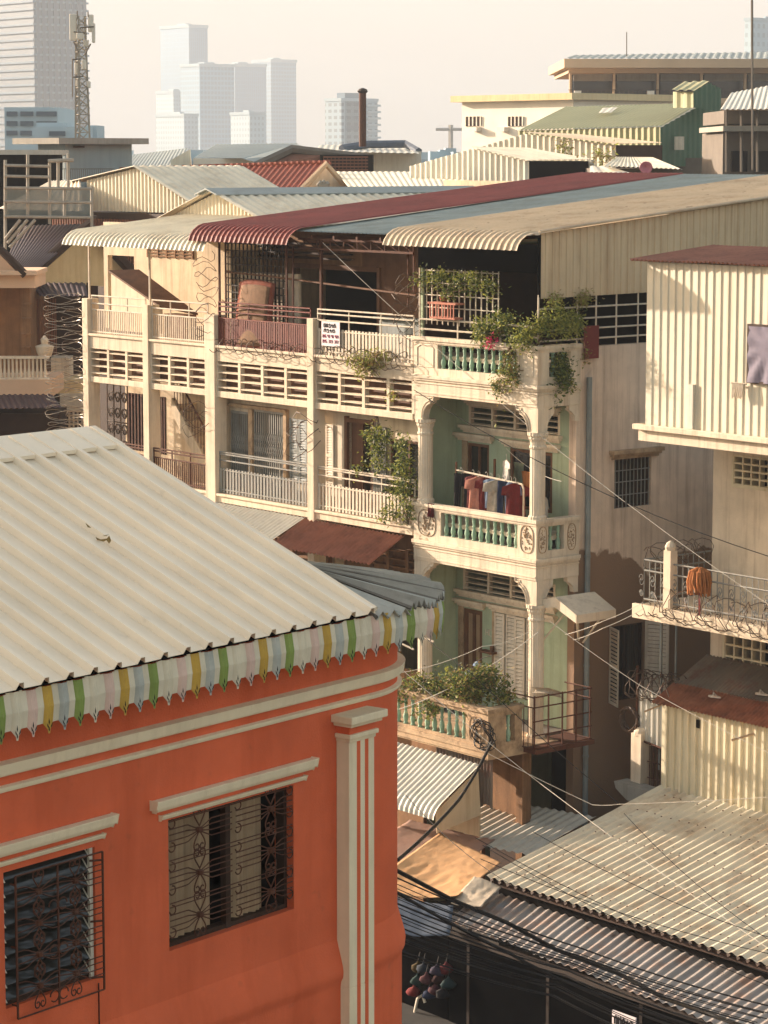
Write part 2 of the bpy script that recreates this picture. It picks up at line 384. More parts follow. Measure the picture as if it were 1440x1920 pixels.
m.wall(lambda s, v, z: FA(s, v, z), .3, 4.02, 8.74, 11.75, 1.2, 1.34, holesB)
build('recess_wall', m, 'green_plaster', ch)
m = MB()
m.wall(lambda s, v, z: FA(s, v, z), .3, 4.02, 4.6, 8.05, 1.2, 1.34, holesC)
build('recess_wall', m, 'green_plaster', ch)
m = MB()
for z in (4.5, 8.62, 12.15): m = MB(); m.box(FA, .3, 4.02, .2, 12.2, z - .1, z + .1); build('floor_slab', m, 'concrete_dark', ch)
m = MB()
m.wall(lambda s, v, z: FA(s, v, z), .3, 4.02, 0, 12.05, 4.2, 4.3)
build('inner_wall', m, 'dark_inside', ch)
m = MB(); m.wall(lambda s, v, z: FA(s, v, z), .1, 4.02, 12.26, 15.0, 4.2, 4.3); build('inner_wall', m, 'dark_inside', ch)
def baluster_prof(h):
    return [(.05, 0), (.05, .05 * h), (.035, .08 * h), (.045, .12 * h), (.058, .24 * h), (.05, .36 * h), (.03, .48 * h), (.026, .53 * h), (.04, .56 * h), (.04, .6 * h), (.028, .64 * h), (.034, .74 * h), (.042, .84 * h), (.03, .9 * h), (.05, .93 * h), (.05, h)]
def medallion(mb, T, a, c, b, ra, rc):
    """oval plaster relief lying on a parapet block"""
    rr = random.Random(int(a * 97 + c * 13))
    for k in range(46):
        t = rr.random() * 6.283; q = rr.random() ** .6; x = a + ra * q * math.cos(t); z = c + rc * q * math.sin(t); h = .015 + .03 * rr.random() * (1.2 - q); w = ra * rr.uniform(.09, .2); e = rr.uniform(.6, 1.6); o = rr.uniform(-.6, .6)
        p = [T(x - w, b, z + w * o), T(x, b, z - w * e), T(x + w, b, z - w * o), T(x, b, z + w * e), T(x, b - h, z)]
        mb.add(p, [(0, 1, 4), (1, 2, 4), (2, 3, 4), (3, 0, 4)])
    pts = [T(a + ra * 1.18 * math.copysign(abs(math.cos(2 * math.pi * k / 24)) ** .7, math.cos(2 * math.pi * k / 24)), b - .004, c + rc * 1.12 * math.copysign(abs(math.sin(2 * math.pi * k / 24)) ** .7, math.sin(2 * math.pi * k / 24))) for k in range(24)]
    mb.tube(pts, .012, 4, 0, True)
BAL = None
def corner_balcony(zc, op, sop, lab, medal):
    global BAL
    m = MB()
    m.box(FA, .16, 4.02, .2, 1.2, zc - .46, zc - .36)
    zb = zc - 1.27
    m.box(FA, 0, 4.08, 0, .2, zb, zc - .8); m.box(FA, 0, .16, .2, 1.24, zb, zc - .8)                    # beam
    for (a, b, p) in ((zc - .88, zc - .8, .07), (zc - .93, zc - .88, .04), (zc - 1.0, zc - .965, .02)):
        m.box(FA, -p, 4.08, -p, 0, a, b); m.box(FA, -p, 0, 0, 1.24, a, b)
    fz = (zc - .64, zc - .12)
    m.wall(lambda s, v, z: FA(s, v, z), 0, 4.08, zc - .8, zc - .045, 0, .16, [(*op, *fz)])
    m.wall(T_side, .16, 1.24, zc - .8, zc - .045, 0, .14, [(*sop, *fz)])
    m.box(FA, -.05, 4.1, -.05, .2, zc - .045, zc + .035); m.box(FA, -.05, .18, .2, 1.26, zc - .045, zc + .035)
    m.box(FA, -.02, 4.08, -.02, 0, zc - .1, zc - .045); m.box(FA, -.02, 0, 0, 1.24, zc - .1, zc - .045)
    b = build('balcony', m, 'white_plaster', ch, bevel=.008)
    if lab: b['label'] = lab
    n = 11
    for i in range(n + 2):
        p = FA(op[1] - (op[1] - op[0]) * (i + .5) / n, .08, fz[0]) if i < n else FA(.07, sop[0] + (sop[1] - sop[0]) * (i - n + .5) / 2, fz[0])
        if BAL is None:
            q = MB(); q.lathe(p, baluster_prof(fz[1] - fz[0]), 12); BAL = build('baluster', q, 'green_paint', b, smooth=True)
        else: clone(BAL, p + Z * ((fz[1] - fz[0]) / 2) - WPOS[BAL.name], b)
    m = MB()
    if medal:
        for a, w in (((op[0]) / 2, .17), ((op[1] + 4.08) / 2, .25)): m = MB(); medallion(m, FA, a, zc - .4, -.002, w, .26); build('medallion', m, 'old_white_plaster', b)
        for v in (.18, 1.02): m = MB(); medallion(m, lambda v, d, z: FA(d, v, z), v, zc - .4, -.002, .1, .25); build('medallion', m, 'old_white_plaster', b)
    else:
        for a, w in ((op[0] / 2, .2), ((op[1] + 4.08) / 2, .28)):
            m = MB(); m.tube([FA(a - w, -.004, zc - .62), FA(a + w, -.004, zc - .62), FA(a + w, -.004, zc - .2), FA(a + w * .6, -.004, zc - .14), FA(a - w * .6, -.004, zc - .14), FA(a - w, -.004, zc - .2)], .012, 4, 0, True); build('panel_moulding', m, 'white_plaster', b)
    # arch brackets under the beam
    m = MB(); zt = zb + .02; zcap = zc - 1.82
    prof = [(0, zt), (0, zcap), (.3, zcap), (.315, zcap + .13), (.36, zcap + .25), (.45, zcap + .35), (.56, zcap + .4), (.575, zcap + .46), (.66, zcap + .47), (.68, zt)]
    for f in (lambda x: x, lambda x: 4.08 - x):
        m.prism([FA(f(a), .02, z) for a, z in prof], V * .17)
        m.tube([FA(f(a), .01, z) for a, z in prof[2:]], .022, 5); m.tube([FA(f(a) - (f(.05) - f(0)), .012, z + .05) for a, z in prof[2:]], .012, 5)
    m.prism([FA(.02, v, z) for v, z in [(.19, zt), (.19, zcap), (.3, zcap), (.33, zcap + .2), (.42, zcap + .34), (.5, zcap + .4), (.52, zt)]], U * .13)
    m.prism([FA(.02, v, z) for v, z in [(1.24, zt), (1.24, zcap + .2), (1.12, zcap + .2), (1.1, zcap + .32), (1.0, zcap + .42), (.94, zcap + .44), (.92, zt)]], U * .13)
    m.box(FA, .02, 4.06, -.014, 0, zb + .06, zb + .09)
    build('arch', m, 'white_plaster', ch)
    return b
balA = corner_balcony(13.0, (.67, 3.27), (.33, .95), 'white balcony overgrown with plants', False)
balB = corner_balcony(9.3, (.6, 3.15), (.34, .8), 'white balcony hung with laundry', True)
def column(s, z0, z1):
    h = z1 - z0
    prof = [(.2, 0), (.2, .06), (.165, .09), (.165, h - .36), (.185, h - .34), (.185, h - .3), (.165, h - .28), (.17, h - .2), (.2, h - .14), (.2, h - .1), (.225, h - .07), (.225, h)]
    q = MB(); q.lathe(FA(s, .16, z0), prof, 36, 0, .05); build('column', q, 'white_plaster', ch)
for s in (.15, 3.86): column(s, 9.335, 11.2); column(s, 4.6, 7.5)
for (a, b, z) in ((2.72, 4.0, 10.76), (.55, 2.42, 10.74), (.5, 3.82, 10.95), (2.96, 4.0, 6.98), (.6, 2.82, 7.0), (.6, 3.95, 7.2), (.55, 3.7, 11.56)): m = MB(); hood(m, FA, a, b, z, 1.2); build('moulding', m, 'white_plaster', ch)
for (a, b, c, d) in ((.6, 3.58, 10.98, 11.5), (.7, 3.75, 7.25, 7.75)):
    m = MB(); louvers(m, FA, a, b, c, d, 1.2, 4, [a + .02, a + .72, a + 1.45, a + 2.2, b - .02]); build('ventilator', m, 'white_plaster', ch)
def opening(name, s0, s1, z0, z1, v, fr=.06, mid=0, matn='brown_wood', glass='glass_dark', pane=True, par=ch, T=FA):
    m = MB()
    for a, b, c, d in ((s0, s0 + fr, z0, z1), (s1 - fr, s1, z0, z1), (s0 + fr, s1 - fr, z1 - fr, z1), (s0 + fr, s1 - fr, z0, z0 + fr)): m.box(T, a, b, v - .03, v + .08, c, d)
    for k in range(mid): x = s0 + (s1 - s0) * (k + 1) / (mid + 1); m.box(T, x - fr * .4, x + fr * .4, v - .02, v + .06, z0 + fr, z1 - fr)
    o = build(name, m, matn, par)
    if pane:
        q = MB(); q.box(T, s0 + fr, s1 - fr, v + .02, v + .035, z0 + fr, z1 - fr); build('pane', q, glass, o)
    return o
opening('door', 2.9, 3.63, 8.76, 10.62, 1.24, .07, 1); opening('window', .82, 2.2, 9.3, 10.62, 1.24, .07, 1)
opening('door', 3.1, 3.74, 4.72, 6.84, 1.24, .1, 1, 'brown_wood', 'curtain_beige')
for a, b, c, d in ((3.63, 3.8, 8.74, 10.66), (3.74, 3.9, 4.7, 6.9), (2.66, 2.74, 5.0, 6.96), (1.2, 1.3, 5, 6.96)): m = MB(); m.box(FA, a, b, 1.17, 1.21, c, d); build('door_frame', m, 'old_white_plaster', ch)
for k in range(4):
    m = MB(); a = 1.3 + .34 * k; shutter(m, FA, a + .006, a + .334, 5.07, 6.88, 1.2 - (.04 if k % 2 else .0), 20); build('shutter', m, 'white_paint', ch)
m = MB(); m.box(FA, 3.96, 4.015, .25, 4.2, 12.26, 15.0); build('terrace_shade_panel', m, 'dark_wood', ch)  # dark panel added over the party wall to stand in for shade
# side window with bars, and the shaded window below with open shutters
m = MB()
T_out = lambda v, d, z: FA(SW - d, v, z)
hood(m, lambda v, d, z: FA(SW + d, v, z), 2.18, 3.72, 10.58, 0, k=1.2); build('moulding', m, 'old_white_plaster', ch)
w = opening('window', 2.35, 3.47, 9.38, 10.46, SW + .1, .05, 2, 'dark_wood', 'glass_dark', True, ch, T_side)
m = MB()
for i in range(10): x = 2.4 + i * .113; m.bar(T_out(x, -.03, 9.38), T_out(x, -.03, 10.46), .011)
for z in (9.66, 9.95, 10.2): m.bar(T_out(2.35, -.03, z), T_out(3.47, -.03, z), .011)
build('grille', m, 'rail_grey', w)
w = opening('window', 2.28, 3.3, 5.1, 6.78, SW + .1, .05, 1, 'dark_wood', 'glass_dark', True, ch, T_side)
m = MB()
for i in range(9): x = 2.36 + i * .11; m.bar(T_out(x, -.02, 5.1), T_out(x, -.02, 6.78), .01)
build('grille', m, 'dark_iron', w)
for (v0, sg) in ((2.26, -1), (3.32, 1)):
    m = MB(); Td = lambda a, b, z, v0=v0, sg=sg: FA(SW - .02 - a * .92, v0 + sg * (a * .4 + b), z)
    shutter(m, Td, 0, .55, 5.1, 6.8, 0, 18); build('shutter', m, 'white_paint', ch)
# roof, its rolled eave and the corrugated gable side
m = MB()
zr = lambda v: 15.42 + (v + .1) * (16.58 - 15.42) / 12.5
path = [FA(-.12, v, z) for v, z in [(12.45, zr(12.45)), (8, zr(8)), (4, zr(4))] + curl(-.1, 15.42, .37, .62)]
m.sheet(path, U * 4.42, .19, .035, 'trap', 0, -1); build('roof', m, 'roof_tan', ch)
m = MB()
vsheet(m, lambda x, d, z: FA(.03 - d, x, z), .1, 12.3, lambda x: 14.02 + .012 * x, lambda x: zr(x) - .05, .2, .025, 'trap'); build('gable_cladding', m, 'clad_tan', ch)
m = MB()
m.tube([FA(-.13, v, zr(v) + .01) for v in (-.1, 6, 12.4)], .03, 5); build('verge_trim', m, 'roof_tan', ch)
m = MB()
for z in (13.12, 13.34, 13.56, 13.8): m.tube([FA(SW, 0.1, z), FA(SW, 6.0, z + .02)], .02, 5)
for v in (.08, 1.2, 1.75, 2.35, 3.0, 3.7, 4.6): m.bar(FA(SW, v, 12.95), FA(SW, v, 14.1), .018)
for z in (13.2, 13.42): m.tube([FA(.1, .1, z), FA(4.0, .1, z)], .022, 5)
for s in (.1, 1.3, 2.7, 4.0): m.bar(FA(s, .1, 13.0), FA(s, .1, 13.45 if s not in (.1, 4.0) else 15.1), .022)
build('railing', m, 'rail_white', ch)
m = MB()
for i in range(14): s = 1.55 + i * .185; m.box(FA, s - .013, s + .013, .25, .27, 13.3, 14.55)
for i in range(5): m.box(FA, 1.5, 4.0, .235, .25, 13.4 + i * .27, 13.425 + i * .27)
build('lattice', m, 'white_paint', ch)
m = MB(); m.box(FA, .1, 4.0, .05, .08, 14.55, 15.15); m.box(FA, .06, .12, .08, 4.2, 14.05, 15.3)
build('shade_cloth', m, 'black_cloth_and_shade', ch)
m = MB(); m.tube([FA(SW - .08, 1.5, .1), FA(SW - .08, 1.5, 12.3)], .06, 10)
for z in (2, 4, 6, 8.4, 10.0): m.tube([FA(SW - .08, 1.5, z), FA(SW - .08, 1.5, z + .05)], .072, 10)
build('drainpipe', m, 'grey_paint', ch)
# lean concrete hood over the side door
m = MB(); pf = [(.28, 7.56), (-.38, 7.72), (-1.05, 7.42), (-1.05, 7.24), (-.38, 7.5), (.28, 7.38)]
m.prism([FA(s, .2, z) for s, z in pf], V * 1.15); m.bar(FA(-.3, .9, 7.45), FA(.05, 1.3, 6.6), .03); m.bar(FA(-.6, .3, 7.4), FA(.1, .3, 6.7), .025); m.bar(FA(-.9, 1.1, 7.3), FA(-.2, 1.2, 6.6), .025)
build('door_hood', m, 'white_plaster', ch)
# first-floor balcony, deep and weathered
zc = 5.5; fz = (4.78, 5.36)
m = MB(); vf = -1.7
m.wall(lambda s, v, z: FA(s, v, z), -.42, 4.08, 4.62, zc - .05, vf, vf + .15, [(.3, 3.95, *fz)])
m.box(FA, -.47, 4.1, vf - .05, vf + .2, zc - .05, zc + .04); m.box(FA, -.42, 4.08, vf, .3, 4.46, 4.62)
m.box(FA, -.47, 4.1, vf - .06, vf, 4.62, 4.72); m.box(FA, -.46, 4.08, vf - .03, vf, 4.5, 4.62)
m.wall(T_side, vf + .15, -.75, 4.62, zc - .05, -.42, -.27, [(vf + .5, -.95, *fz)]); m.box(FA, -.47, -.22, vf + .2, -.73, zc - .05, zc + .04)
bc = build('balcony', m, 'old_white_plaster', ch); bc['label'] = 'stained lowest balcony with dirty slab'
for i in range(17):
    p = FA(.3 + 3.65 * (i + .5) / 15, vf + .07, fz[0]) if i < 15 else FA(-.35, vf + .62 + (i - 15) * .22, fz[0])
    if i == 0: q = MB(); q.lathe(p, baluster_prof(fz[1] - fz[0]), 12); B2 = build('baluster', q, 'green_paint', bc, smooth=True)
    else: clone(B2, p + Z * ((fz[1] - fz[0]) / 2) - WPOS[B2.name], bc)
m = MB(); medallion(m, FA, -.06, 5.06, vf - .002, .2, .25); build('medallion', m, 'old_white_plaster', bc)
m = MB()
T3 = lambda v, d, z: FA(-.75 - d, v, z)
for v in (-.7, -.3, .1, .5, .9): m.bar(FA(-.75, v, 4.6), FA(-.75, v, 5.75), .02)
for z in (4.62, 4.9, 5.2, 5.5, 5.72): m.bar(FA(-.75, -.75, z), FA(-.75, .95, z), .015)
for z in (4.62, 5.5, 5.72): m.bar(FA(-.75, -.72, z), FA(.1, -.72, z), .015); m.bar(FA(-.75, .95, z), FA(.1, .95, z), .015)
for i in range(6): s = -.72 + i * .14; m.bar(FA(s, -.72, 4.6), FA(s, -.72, 5.5), .01)
m.box(FA, -.8, .08, -.7, 1.0, 4.5, 4.6)
build('cage', m, 'rust_iron', ch)
# street level under the balcony
m = MB(); m.wall(lambda s, v, z: FA(s, v, z), .1, 4.02, 0, 4.46, -.1, .0, [(.5, 1.6, .1, 2.6), (2.2, 3.6, .1, 2.6)])
build('shop_front', m, 'brown_wall', ch)
m = MB(); vsheet(m, lambda x, d, z: FA(x, -1.5 - d, z), -.35, 1.5, lambda x: 3.35 - .1 * math.sin(x * 9), lambda x: 4.44, .1, .03, 'sine'); build('skirt_sheet', m, 'roof_rusty', ch)
m = MB(); m.box(FA, .0, .2, -.35, -.12, 0, 4.46); build('post', m, 'brown_wall', ch)
p1, p2 = Vector(FA(4.4, -1.75, 4.3)), Vector(FA(.05, -1.75, 4.3))
m = MB()
o0, o1 = FA(4.4, -1.75, 4.35), FA(-.25, -1.75, 4.35)
d = (FA(0, -3.2, 3.42) - FA(0, -1.75, 4.35))
d = d * .82
pth = [o1, o1 + d * .5, o1 + d * .9, o1 + d + Z * -.02, o1 + d * 1.06 - Z * .1, o1 + d * 1.07 - Z * .18]
m.sheet(pth, U * 4.65, .16, .035, 'sine', .015, -1); build('awning', m, 'sheet_white', ch)
m = MB(); m.prism([FA(-.2, -1.78, 4.25), FA(-.2, -2.95, 3.5), FA(-.2, -2.9, 3.05), FA(-.2, -1.7, 3.25)], U * .02); m.prism([FA(-.1, -1.65, 3.4), FA(1.3, -1.65, 3.4), FA(1.3, -1.65, 2.7), FA(-.1, -1.65, 2.75)], V * .03)
build('side_panel', m, 'clad_tan', ch)
# ---------------------------------------------------------------- terrace of shophouses
GR = 'shophouses in the terraced row'
def unit_root(lab, s): return thing('shophouse', lab, 'shophouse', FA(s, 3, 0), GR)
h2 = unit_root('cream shophouse under the flat grey roof with rent banner on its rail', 5.9)
h3 = unit_root('cream shophouse under the dark red roof with red terrace railing', 9.8)
h4 = unit_root('two-bay cream shophouse under the cream roof at the far end of the row', 14.6)
def row_unit(h, s0, s1, bays, posts, last=False):
    m = MB(); m.box(FA, s0, s1, 0, .18, 11.15, 11.3); build('beam', m, 'cream_plaster', h, bevel=.01)
    m = MB(); m.box(FA, s0, s1, 0, .18, 12.03, 12.42); m.box(FA, s0, s1, -.05, 0, 12.36, 12.42); m.box(FA, s0, s1, .18, 6, 12.1, 12.3); build('floor_slab', m, 'cream_plaster', h, bevel=.01)
    m = MB(); m.box(FA, s0, s1, 0, .18, 8.56, 8.78); m.box(FA, s0, s1, -.05, 0, 8.72, 8.78); m.box(FA, s0, s1, .18, 6, 8.56, 8.72); build('floor_slab', m, 'cream_plaster', h, bevel=.01)
    m = MB(); m.box(FA, s0, s1, .18, 6, 4.4, 4.6); build('floor_slab', m, 'brown_wall', h)
    for a, b in bays:
        m = MB(); n = max(2, round((b - a) / .95)); louvers(m, FA, a, b, 11.3, 12.03, .02, 4, [a + (b - a) * i / n for i in range(n + 1)], .025, .12, .05); build('ventilator', m, 'cream_plaster', h)
    m = MB(); m.box(FA, s0 + .1, s1 - .1, .3, .36, 11.32, 12.08); build('vent_shade_panel', m, 'brown_wood', h)  # panel added behind the slats so their gaps read as shade
    for s, w, z0, z1 in posts:
        m = MB(); m.box(FA, s - w / 2, s + w / 2, -.06, .3, z0, z1); build('post', m, 'cream_plaster', h, bevel=.012)
row_unit(h2, 4.12, 7.8, [(4.12, 7.68)], [])
row_unit(h3, 7.8, 11.75, [(7.92, 11.65)], [(7.8, .25, 4, 13.25), (11.85, .42, 0, 13.15)])
row_unit(h4, 11.9, 17.45, [(12.06, 14.52), (14.78, 17.34)], [(14.65, .26, 0, 13.27), (17.45, .26, 0, 13.32)])
# walls behind the balconies
m = MB(); m.wall(FA, 4.12, 7.8, 8.72, 12.1, .5, .62, [(6.14, 7.03, 8.78, 10.85), (4.2, 5.5, 9.3, 10.6)]); build('balcony_wall', m, 'cream_plaster', h2)
m = MB(); m.wall(FA, 7.8, 11.8, 8.72, 12.1, .5, .62, [(10.95, 11.68, 8.78, 10.76), (9.5, 10.7, 8.78, 10.86)]); build('balcony_wall', m, 'cream_plaster', h3)
m = MB(); m.wall(FA, 11.8, 17.5, 4.6, 12.1, 1.2, 1.32, [(16.5, 17.4, 9.3, 10.8), (15.6, 16.3, 9.3, 10.8)]); build('balcony_wall', m, 'party_wall', h4)
for h, s0, s1 in ((h2, 4.12, 7.8), (h3, 7.8, 11.8)):
    m = MB(); m.wall(FA, s0, s1, 0, 8.56, .9, 1.0, [(s0 + .5, s0 + 1.6, 5.2, 7.2)]); m.box(FA, s0, s1, 3.0, 3.1, 8.72, 12.1); build('street_wall', m, 'brown_wall', h)
    m = MB(); louvers(m, FA, s0 + .1, s0 + 2.2, 7.0, 8.1, .5, 6, [s0 + .1, s0 + .8, s0 + 1.5, s0 + 2.2], .03, .12, .05); build('ventilator', m, 'brown_wall', h)
for h, s in ((h3, 7.8), (h4, 11.85)):
    m = MB(); m.box(FA, s - .06, s + .06, .3 if s > 10 else .63, 8, 0, 12.1); m.box(FA, s - .06, s + .06, (3 if s < 10 else .6), 8, 12.3, 15.0 if s < 10 else 14.7); build('party_wall', m, 'party_wall', h)
# doors, folding gates, shutters
def fold_gate(h, s0, s1, z0, z1, v, n=12):
    m = MB()
    for i in range(n + 1):
        s = s0 + (s1 - s0) * i / n; m.box(FA, s - .014, s + .014, v - .02, v + .02, z0, z1)
    for i in range(n):
        a = s0 + (s1 - s0) * i / n; b = s0 + (s1 - s0) * (i + 1) / n
        for z in (z0 + .3, z0 + 1.0, z1 - .75):
            m.bar(FA(a, v - .025, z), FA(b, v - .025, z + .25), .009); m.bar(FA(b, v - .03, z), FA(a, v - .03, z + .25), .009)
    m.box(FA, s0, s1, v - .03, v + .03, z1, z1 + .05)
    build('folding_gate', m, 'rail_grey', h)
fold_gate(h3, 10.95, 11.66, 8.8, 10.74, .47, 9); fold_gate(h3, 9.5, 10.7, 8.8, 10.84, .47, 14)
m = MB(); m.box(FA, 10.74, 10.9, .4, .5, 8.78, 10.88); m.box(FA, 9.36, 9.48, .4, .5, 8.78, 10.95); m.box(FA, 9.36, 11.7, .38, .5, 10.9, 10.98); build('gate_frame', m, 'old_white_plaster', h3)
for a in (8.62, 8.97, 7.92):
    m = MB(); shutter(m, FA, a, a + .33, 9.25, 10.78, .46, 22); build('shutter', m, 'grey_paint' if a > 8.5 else 'white_paint', h3)
m = MB(); shutter(m, FA, 7.6, 7.9, 9.3, 10.75, .46, 22); build('shutter', m, 'white_paint', h2)
fold_gate(h2, 5.6, 6.1, 8.8, 10.8, .44, 9)
m = MB(); m.box(FA, 7.03, 7.13, .42, .55, 8.78, 11.0); m.box(FA, 6.06, 6.14, .42, .55, 8.78, 11.0); m.box(FA, 6.14, 7.03, .42, .55, 10.86, 10.96); build('door_frame', m, 'brown_wood', h2)
m = MB(); m.box(FA, 6.6, 7.03, .56, .6, 8.78, 10.84); build('door', m, 'brown_wood', h2)
opening('window', 4.2, 5.5, 9.3, 10.6, .52, .06, 1, 'brown_wood', 'glass_dark', True, h2)
# unit 4 inner parts: windows, ironwork door, stair
for a, b in ((16.5, 17.4), (15.6, 16.3)):
    w = opening('window', a, b, 9.3, 10.8, 1.24, .05, 1, 'dark_wood', 'glass_dark', True, h4)
    q = MB()
    for i in range(6): x = a + (b - a) * (i + .5) / 6; q.box(FA, x - .03, x + .03, 1.18, 1.2, 9.3, 10.8)
    build('grille', q, 'rust_iron', w)
m = MB()
a0, z0, a1, z1 = 14.4, 10.9, 12.35, 8.8
m.prism([FA(a0, .55, z0), FA(a0 + .02, .55, z0 - .38), FA(a1 + .1, .55, z1 - .28), FA(a1 - .1, .55, z1)], V * .12)
for i in range(11):
    t = i / 11; s = a0 + (a1 - a0) * t; z = z0 + (z1 - z0) * t; m.box(FA, s - .2, s, .67, 1.2, z - .22, z - .16); m.box(FA, s - .2, s - .17, .67, 1.2, z - .38, z - .22)
build('staircase', m, 'party_wall', h4)
m = MB(); m.tube([FA(a0, .6, z0 + .75), FA(a1, .6, z1 + .75)], .025, 6)
for i in range(16): t = (i + .5) / 16; s = a0 + (a1 - a0) * t; z = z0 + (z1 - z0) * t; m.bar(FA(s, .6, z), FA(s, .6, z + .75), .011)
build('stair_rail', m, 'rust_iron', h4)
m = MB()
for c in range(3):
    for r in range(5):
        cx, cz = 17.12 - c * .32, 9.05 + r * .42
        for f in (1, -1):
            pts = [FA(cx + f * .15 * (1 - t) * math.cos(t * 9), .5, cz + .19 * (1 - t) * math.sin(t * 9)) for t in [i / 14 * .9 for i in range(15)]]
            m.tube(pts, .016, 4)
for s in (17.3, 16.98, 16.66, 16.34): m.bar(FA(s, .5, 8.78), FA(s, .5, 11.1), .018)
for z in (8.85, 10.1, 11.08): m.bar(FA(16.34, .5, z), FA(17.3, .5, z), .018)
build('ironwork_door', m, 'wire_iron', h4)
# railings
def unit_rails(h, s0, s1, zb, kind, matn, top):
    m = MB()
    if kind == 'bars': railing(m, FA, s0, s1, .06, zb, zb + .62, 0, .085, .011, .011, [zb + .05, zb + .62, zb + .78, zb + top], .02)
    elif kind == 'slats': railing(m, FA, s0, s1, .06, zb, zb + .62, 0, .125, .036, .01, [zb + .08, zb + .56, zb + .8, zb + .95, zb + top], .02)
    elif kind == 'close': railing(m, FA, s0, s1, .06, zb, zb + .66, 0, .07, .022, .01, [zb + .66, zb + .82, zb + .95, zb + top], .02)
    n = 3
    for i in range(n + 1): s = s0 + (s1 - s0) * i / n; m.bar(FA(s, .07, zb), FA(s, .07, zb + top), .018)
    build('railing', m, matn, h)
unit_rails(h2, 4.16, 7.66, 12.42, 'slats', 'rail_white', 1.05); unit_rails(h2, 4.12, 7.66, 8.8, 'slats', 'rail_white', 1.0)
unit_rails(h3, 7.94, 11.62, 12.42, 'close', 'rail_red', 1.05); unit_rails(h3, 7.94, 11.62, 8.8, 'slats', 'rail_grey', 1.0)
unit_rails(h4, 12.08, 14.5, 12.42, 'bars', 'rail_white', .98); unit_rails(h4, 14.8, 17.3, 12.42, 'bars', 'rail_white', .98)
unit_rails(h4, 12.08, 14.5, 8.8, 'bars', 'rust_iron', .85); unit_rails(h4, 14.8, 17.3, 8.8, 'bars', 'rust_iron', .85)
# top-terrace walls
m = MB(); m.wall(FA, 11.92, 13.6, 12.3, 14.7, 2.0, 2.15); m.wall(FA, 13.6, 20.6, 12.3, 15.2, 2.6, 2.75, [(19.1, 20.4, 12.3, 14.3)])
build('terrace_wall', m, 'party_wall', h4)
m = MB(); louvers(m, FA, 16.3, 18.4, 14.3, 14.55, 2.56, 3, [16.3, 16.7, 17.1, 17.5, 17.9, 18.4], .03, .06, .025); build('ventilator', m, 'brown_wall', h4)
m = MB(); sp = [(18.1, 13.92), (15.85, 13.12), (15.85, 12.42), (18.1, 12.42)]
m.prism([FA(s, 1.2, z) for s, z in sp], V * .1); build('stair_side', m, 'white_plaster', h4)
m = MB(); m.prism([FA(18.15, 1.15, 14.0), FA(15.8, 1.15, 13.17), FA(14.9, 1.75, 12.98), FA(17.6, 1.75, 14.02)], Z * -.05); m.box(FA, 14.9, 15.8, 1.3, 1.7, 12.3, 12.95); build('stair_cover', m, 'brown_wood', h4)
m = MB()
for s in (17.45, 14.65): m = MB(); m.bar(FA(s, .1, 13.2), FA(s, .1, 14.85), .03); build('roof_post', m, 'rail_white', h4)
m = MB(); m.bar(FA(14.66, .1, 14.8), FA(14.66, 2.5, 15.0), .02); build('roof_beam', m, 'rail_white', h4)
for h, s0, s1, vw in ((h2, 4.12, 7.8, 1.5), (h3, 7.8, 11.79, 1.5)):
    m = MB(); m.wall(FA, s0, s1, 12.3, 15.2, vw, vw + .12, [(7.2, 7.8, 12.3, 14.3)] if h is h2 else [(7.8, 10.4, 12.3, 14.3)]); build('terrace_wall', m, 'brown_wall' if h is h3 else 'brown_wood', h)
    m = MB(); m.wall(FA, s0, s1, 12.3, 15.0, vw + 2, vw + 2.1); build('inner_wall', m, 'dark_inside', h)
    q = MB(); q.box(FA, *((7.1, 7.2) if h is h2 else (10.4, 10.5)), vw - .05, vw + .13, 12.3, 14.4); q.box(FA, *((7.2, 7.8) if h is h2 else (7.8, 10.4)), vw - .05, vw + .13, 14.3, 14.42); build('door_frame', q, 'brown_wood', h)
m = MB()
for i in range(16): s = 9.3 + i * .16; m.box(FA, s - .013, s + .013, .4, .43, 12.42, 14.95)
for i in range(15): m.box(FA, 9.3, 11.74, .385, .4, 12.5 + i * .17, 12.525 + i * .17)
build('lattice', m, 'dark_iron', h3)
m = MB(); m.box(FA, 9.3, 11.78, .75, .83, 12.3, 14.2); build('lattice_backing', m, 'white_plaster', h3)
m = MB(); louvers(m, FA, 8.0, 11.7, 14.5, 14.95, 1.3, 4, [], .03, .08); build('ventilator', m, 'dark_wood', h3)
# roof posts, truss and roofs
m = MB()
m.bar(FA(7.62, .14, 12.4), FA(7.62, .14, 15.1), .045); m.bar(FA(4.25, .14, 14.0), FA(4.25, .14, 15.1), .03); m.bar(FA(4.9, .5, 13.6), FA(4.9, .5, 15.0), .02)
for z in (14.86, 15.08): m.box(FA, 4.2, 8.4, .06, .1, z - .025, z + .025)
for i in range(9): s = 4.2 + i * .5; m.bar(FA(s, .08, 14.86), FA(s, .08, 15.08), .015); m.bar(FA(s, .08, 14.86), FA(s + .5, .08, 15.08), .012)
for i in range(5): s = 4.3 + i * .85; m.box(FA, s - .03, s + .03, -.1, 4, 15.1, 15.18)
build('roof_truss', m, 'rust_iron', h2)
m = MB(); m.box(FA, 5.05, 5.3, 1.6, 1.85, 12.3, 15.0); m.box(FA, 4.6, 4.8, 2.2, 2.4, 12.3, 15.0); build('pillar', m, 'cream_plaster', h2)
zr2 = lambda v: 15.27 + v * (16.5 - 15.27) / 12.3
m = MB(); m.sheet([FA(4.27, v, zr2(v)) for v in (12.4, 8, 4, -.12)], U * 4.0, .14, .025, 'trap', 0, -1); build('roof', m, 'roof_grey', h2)
zr3 = lambda v: 15.36 + v * (16.52 - 15.36) / 12.3
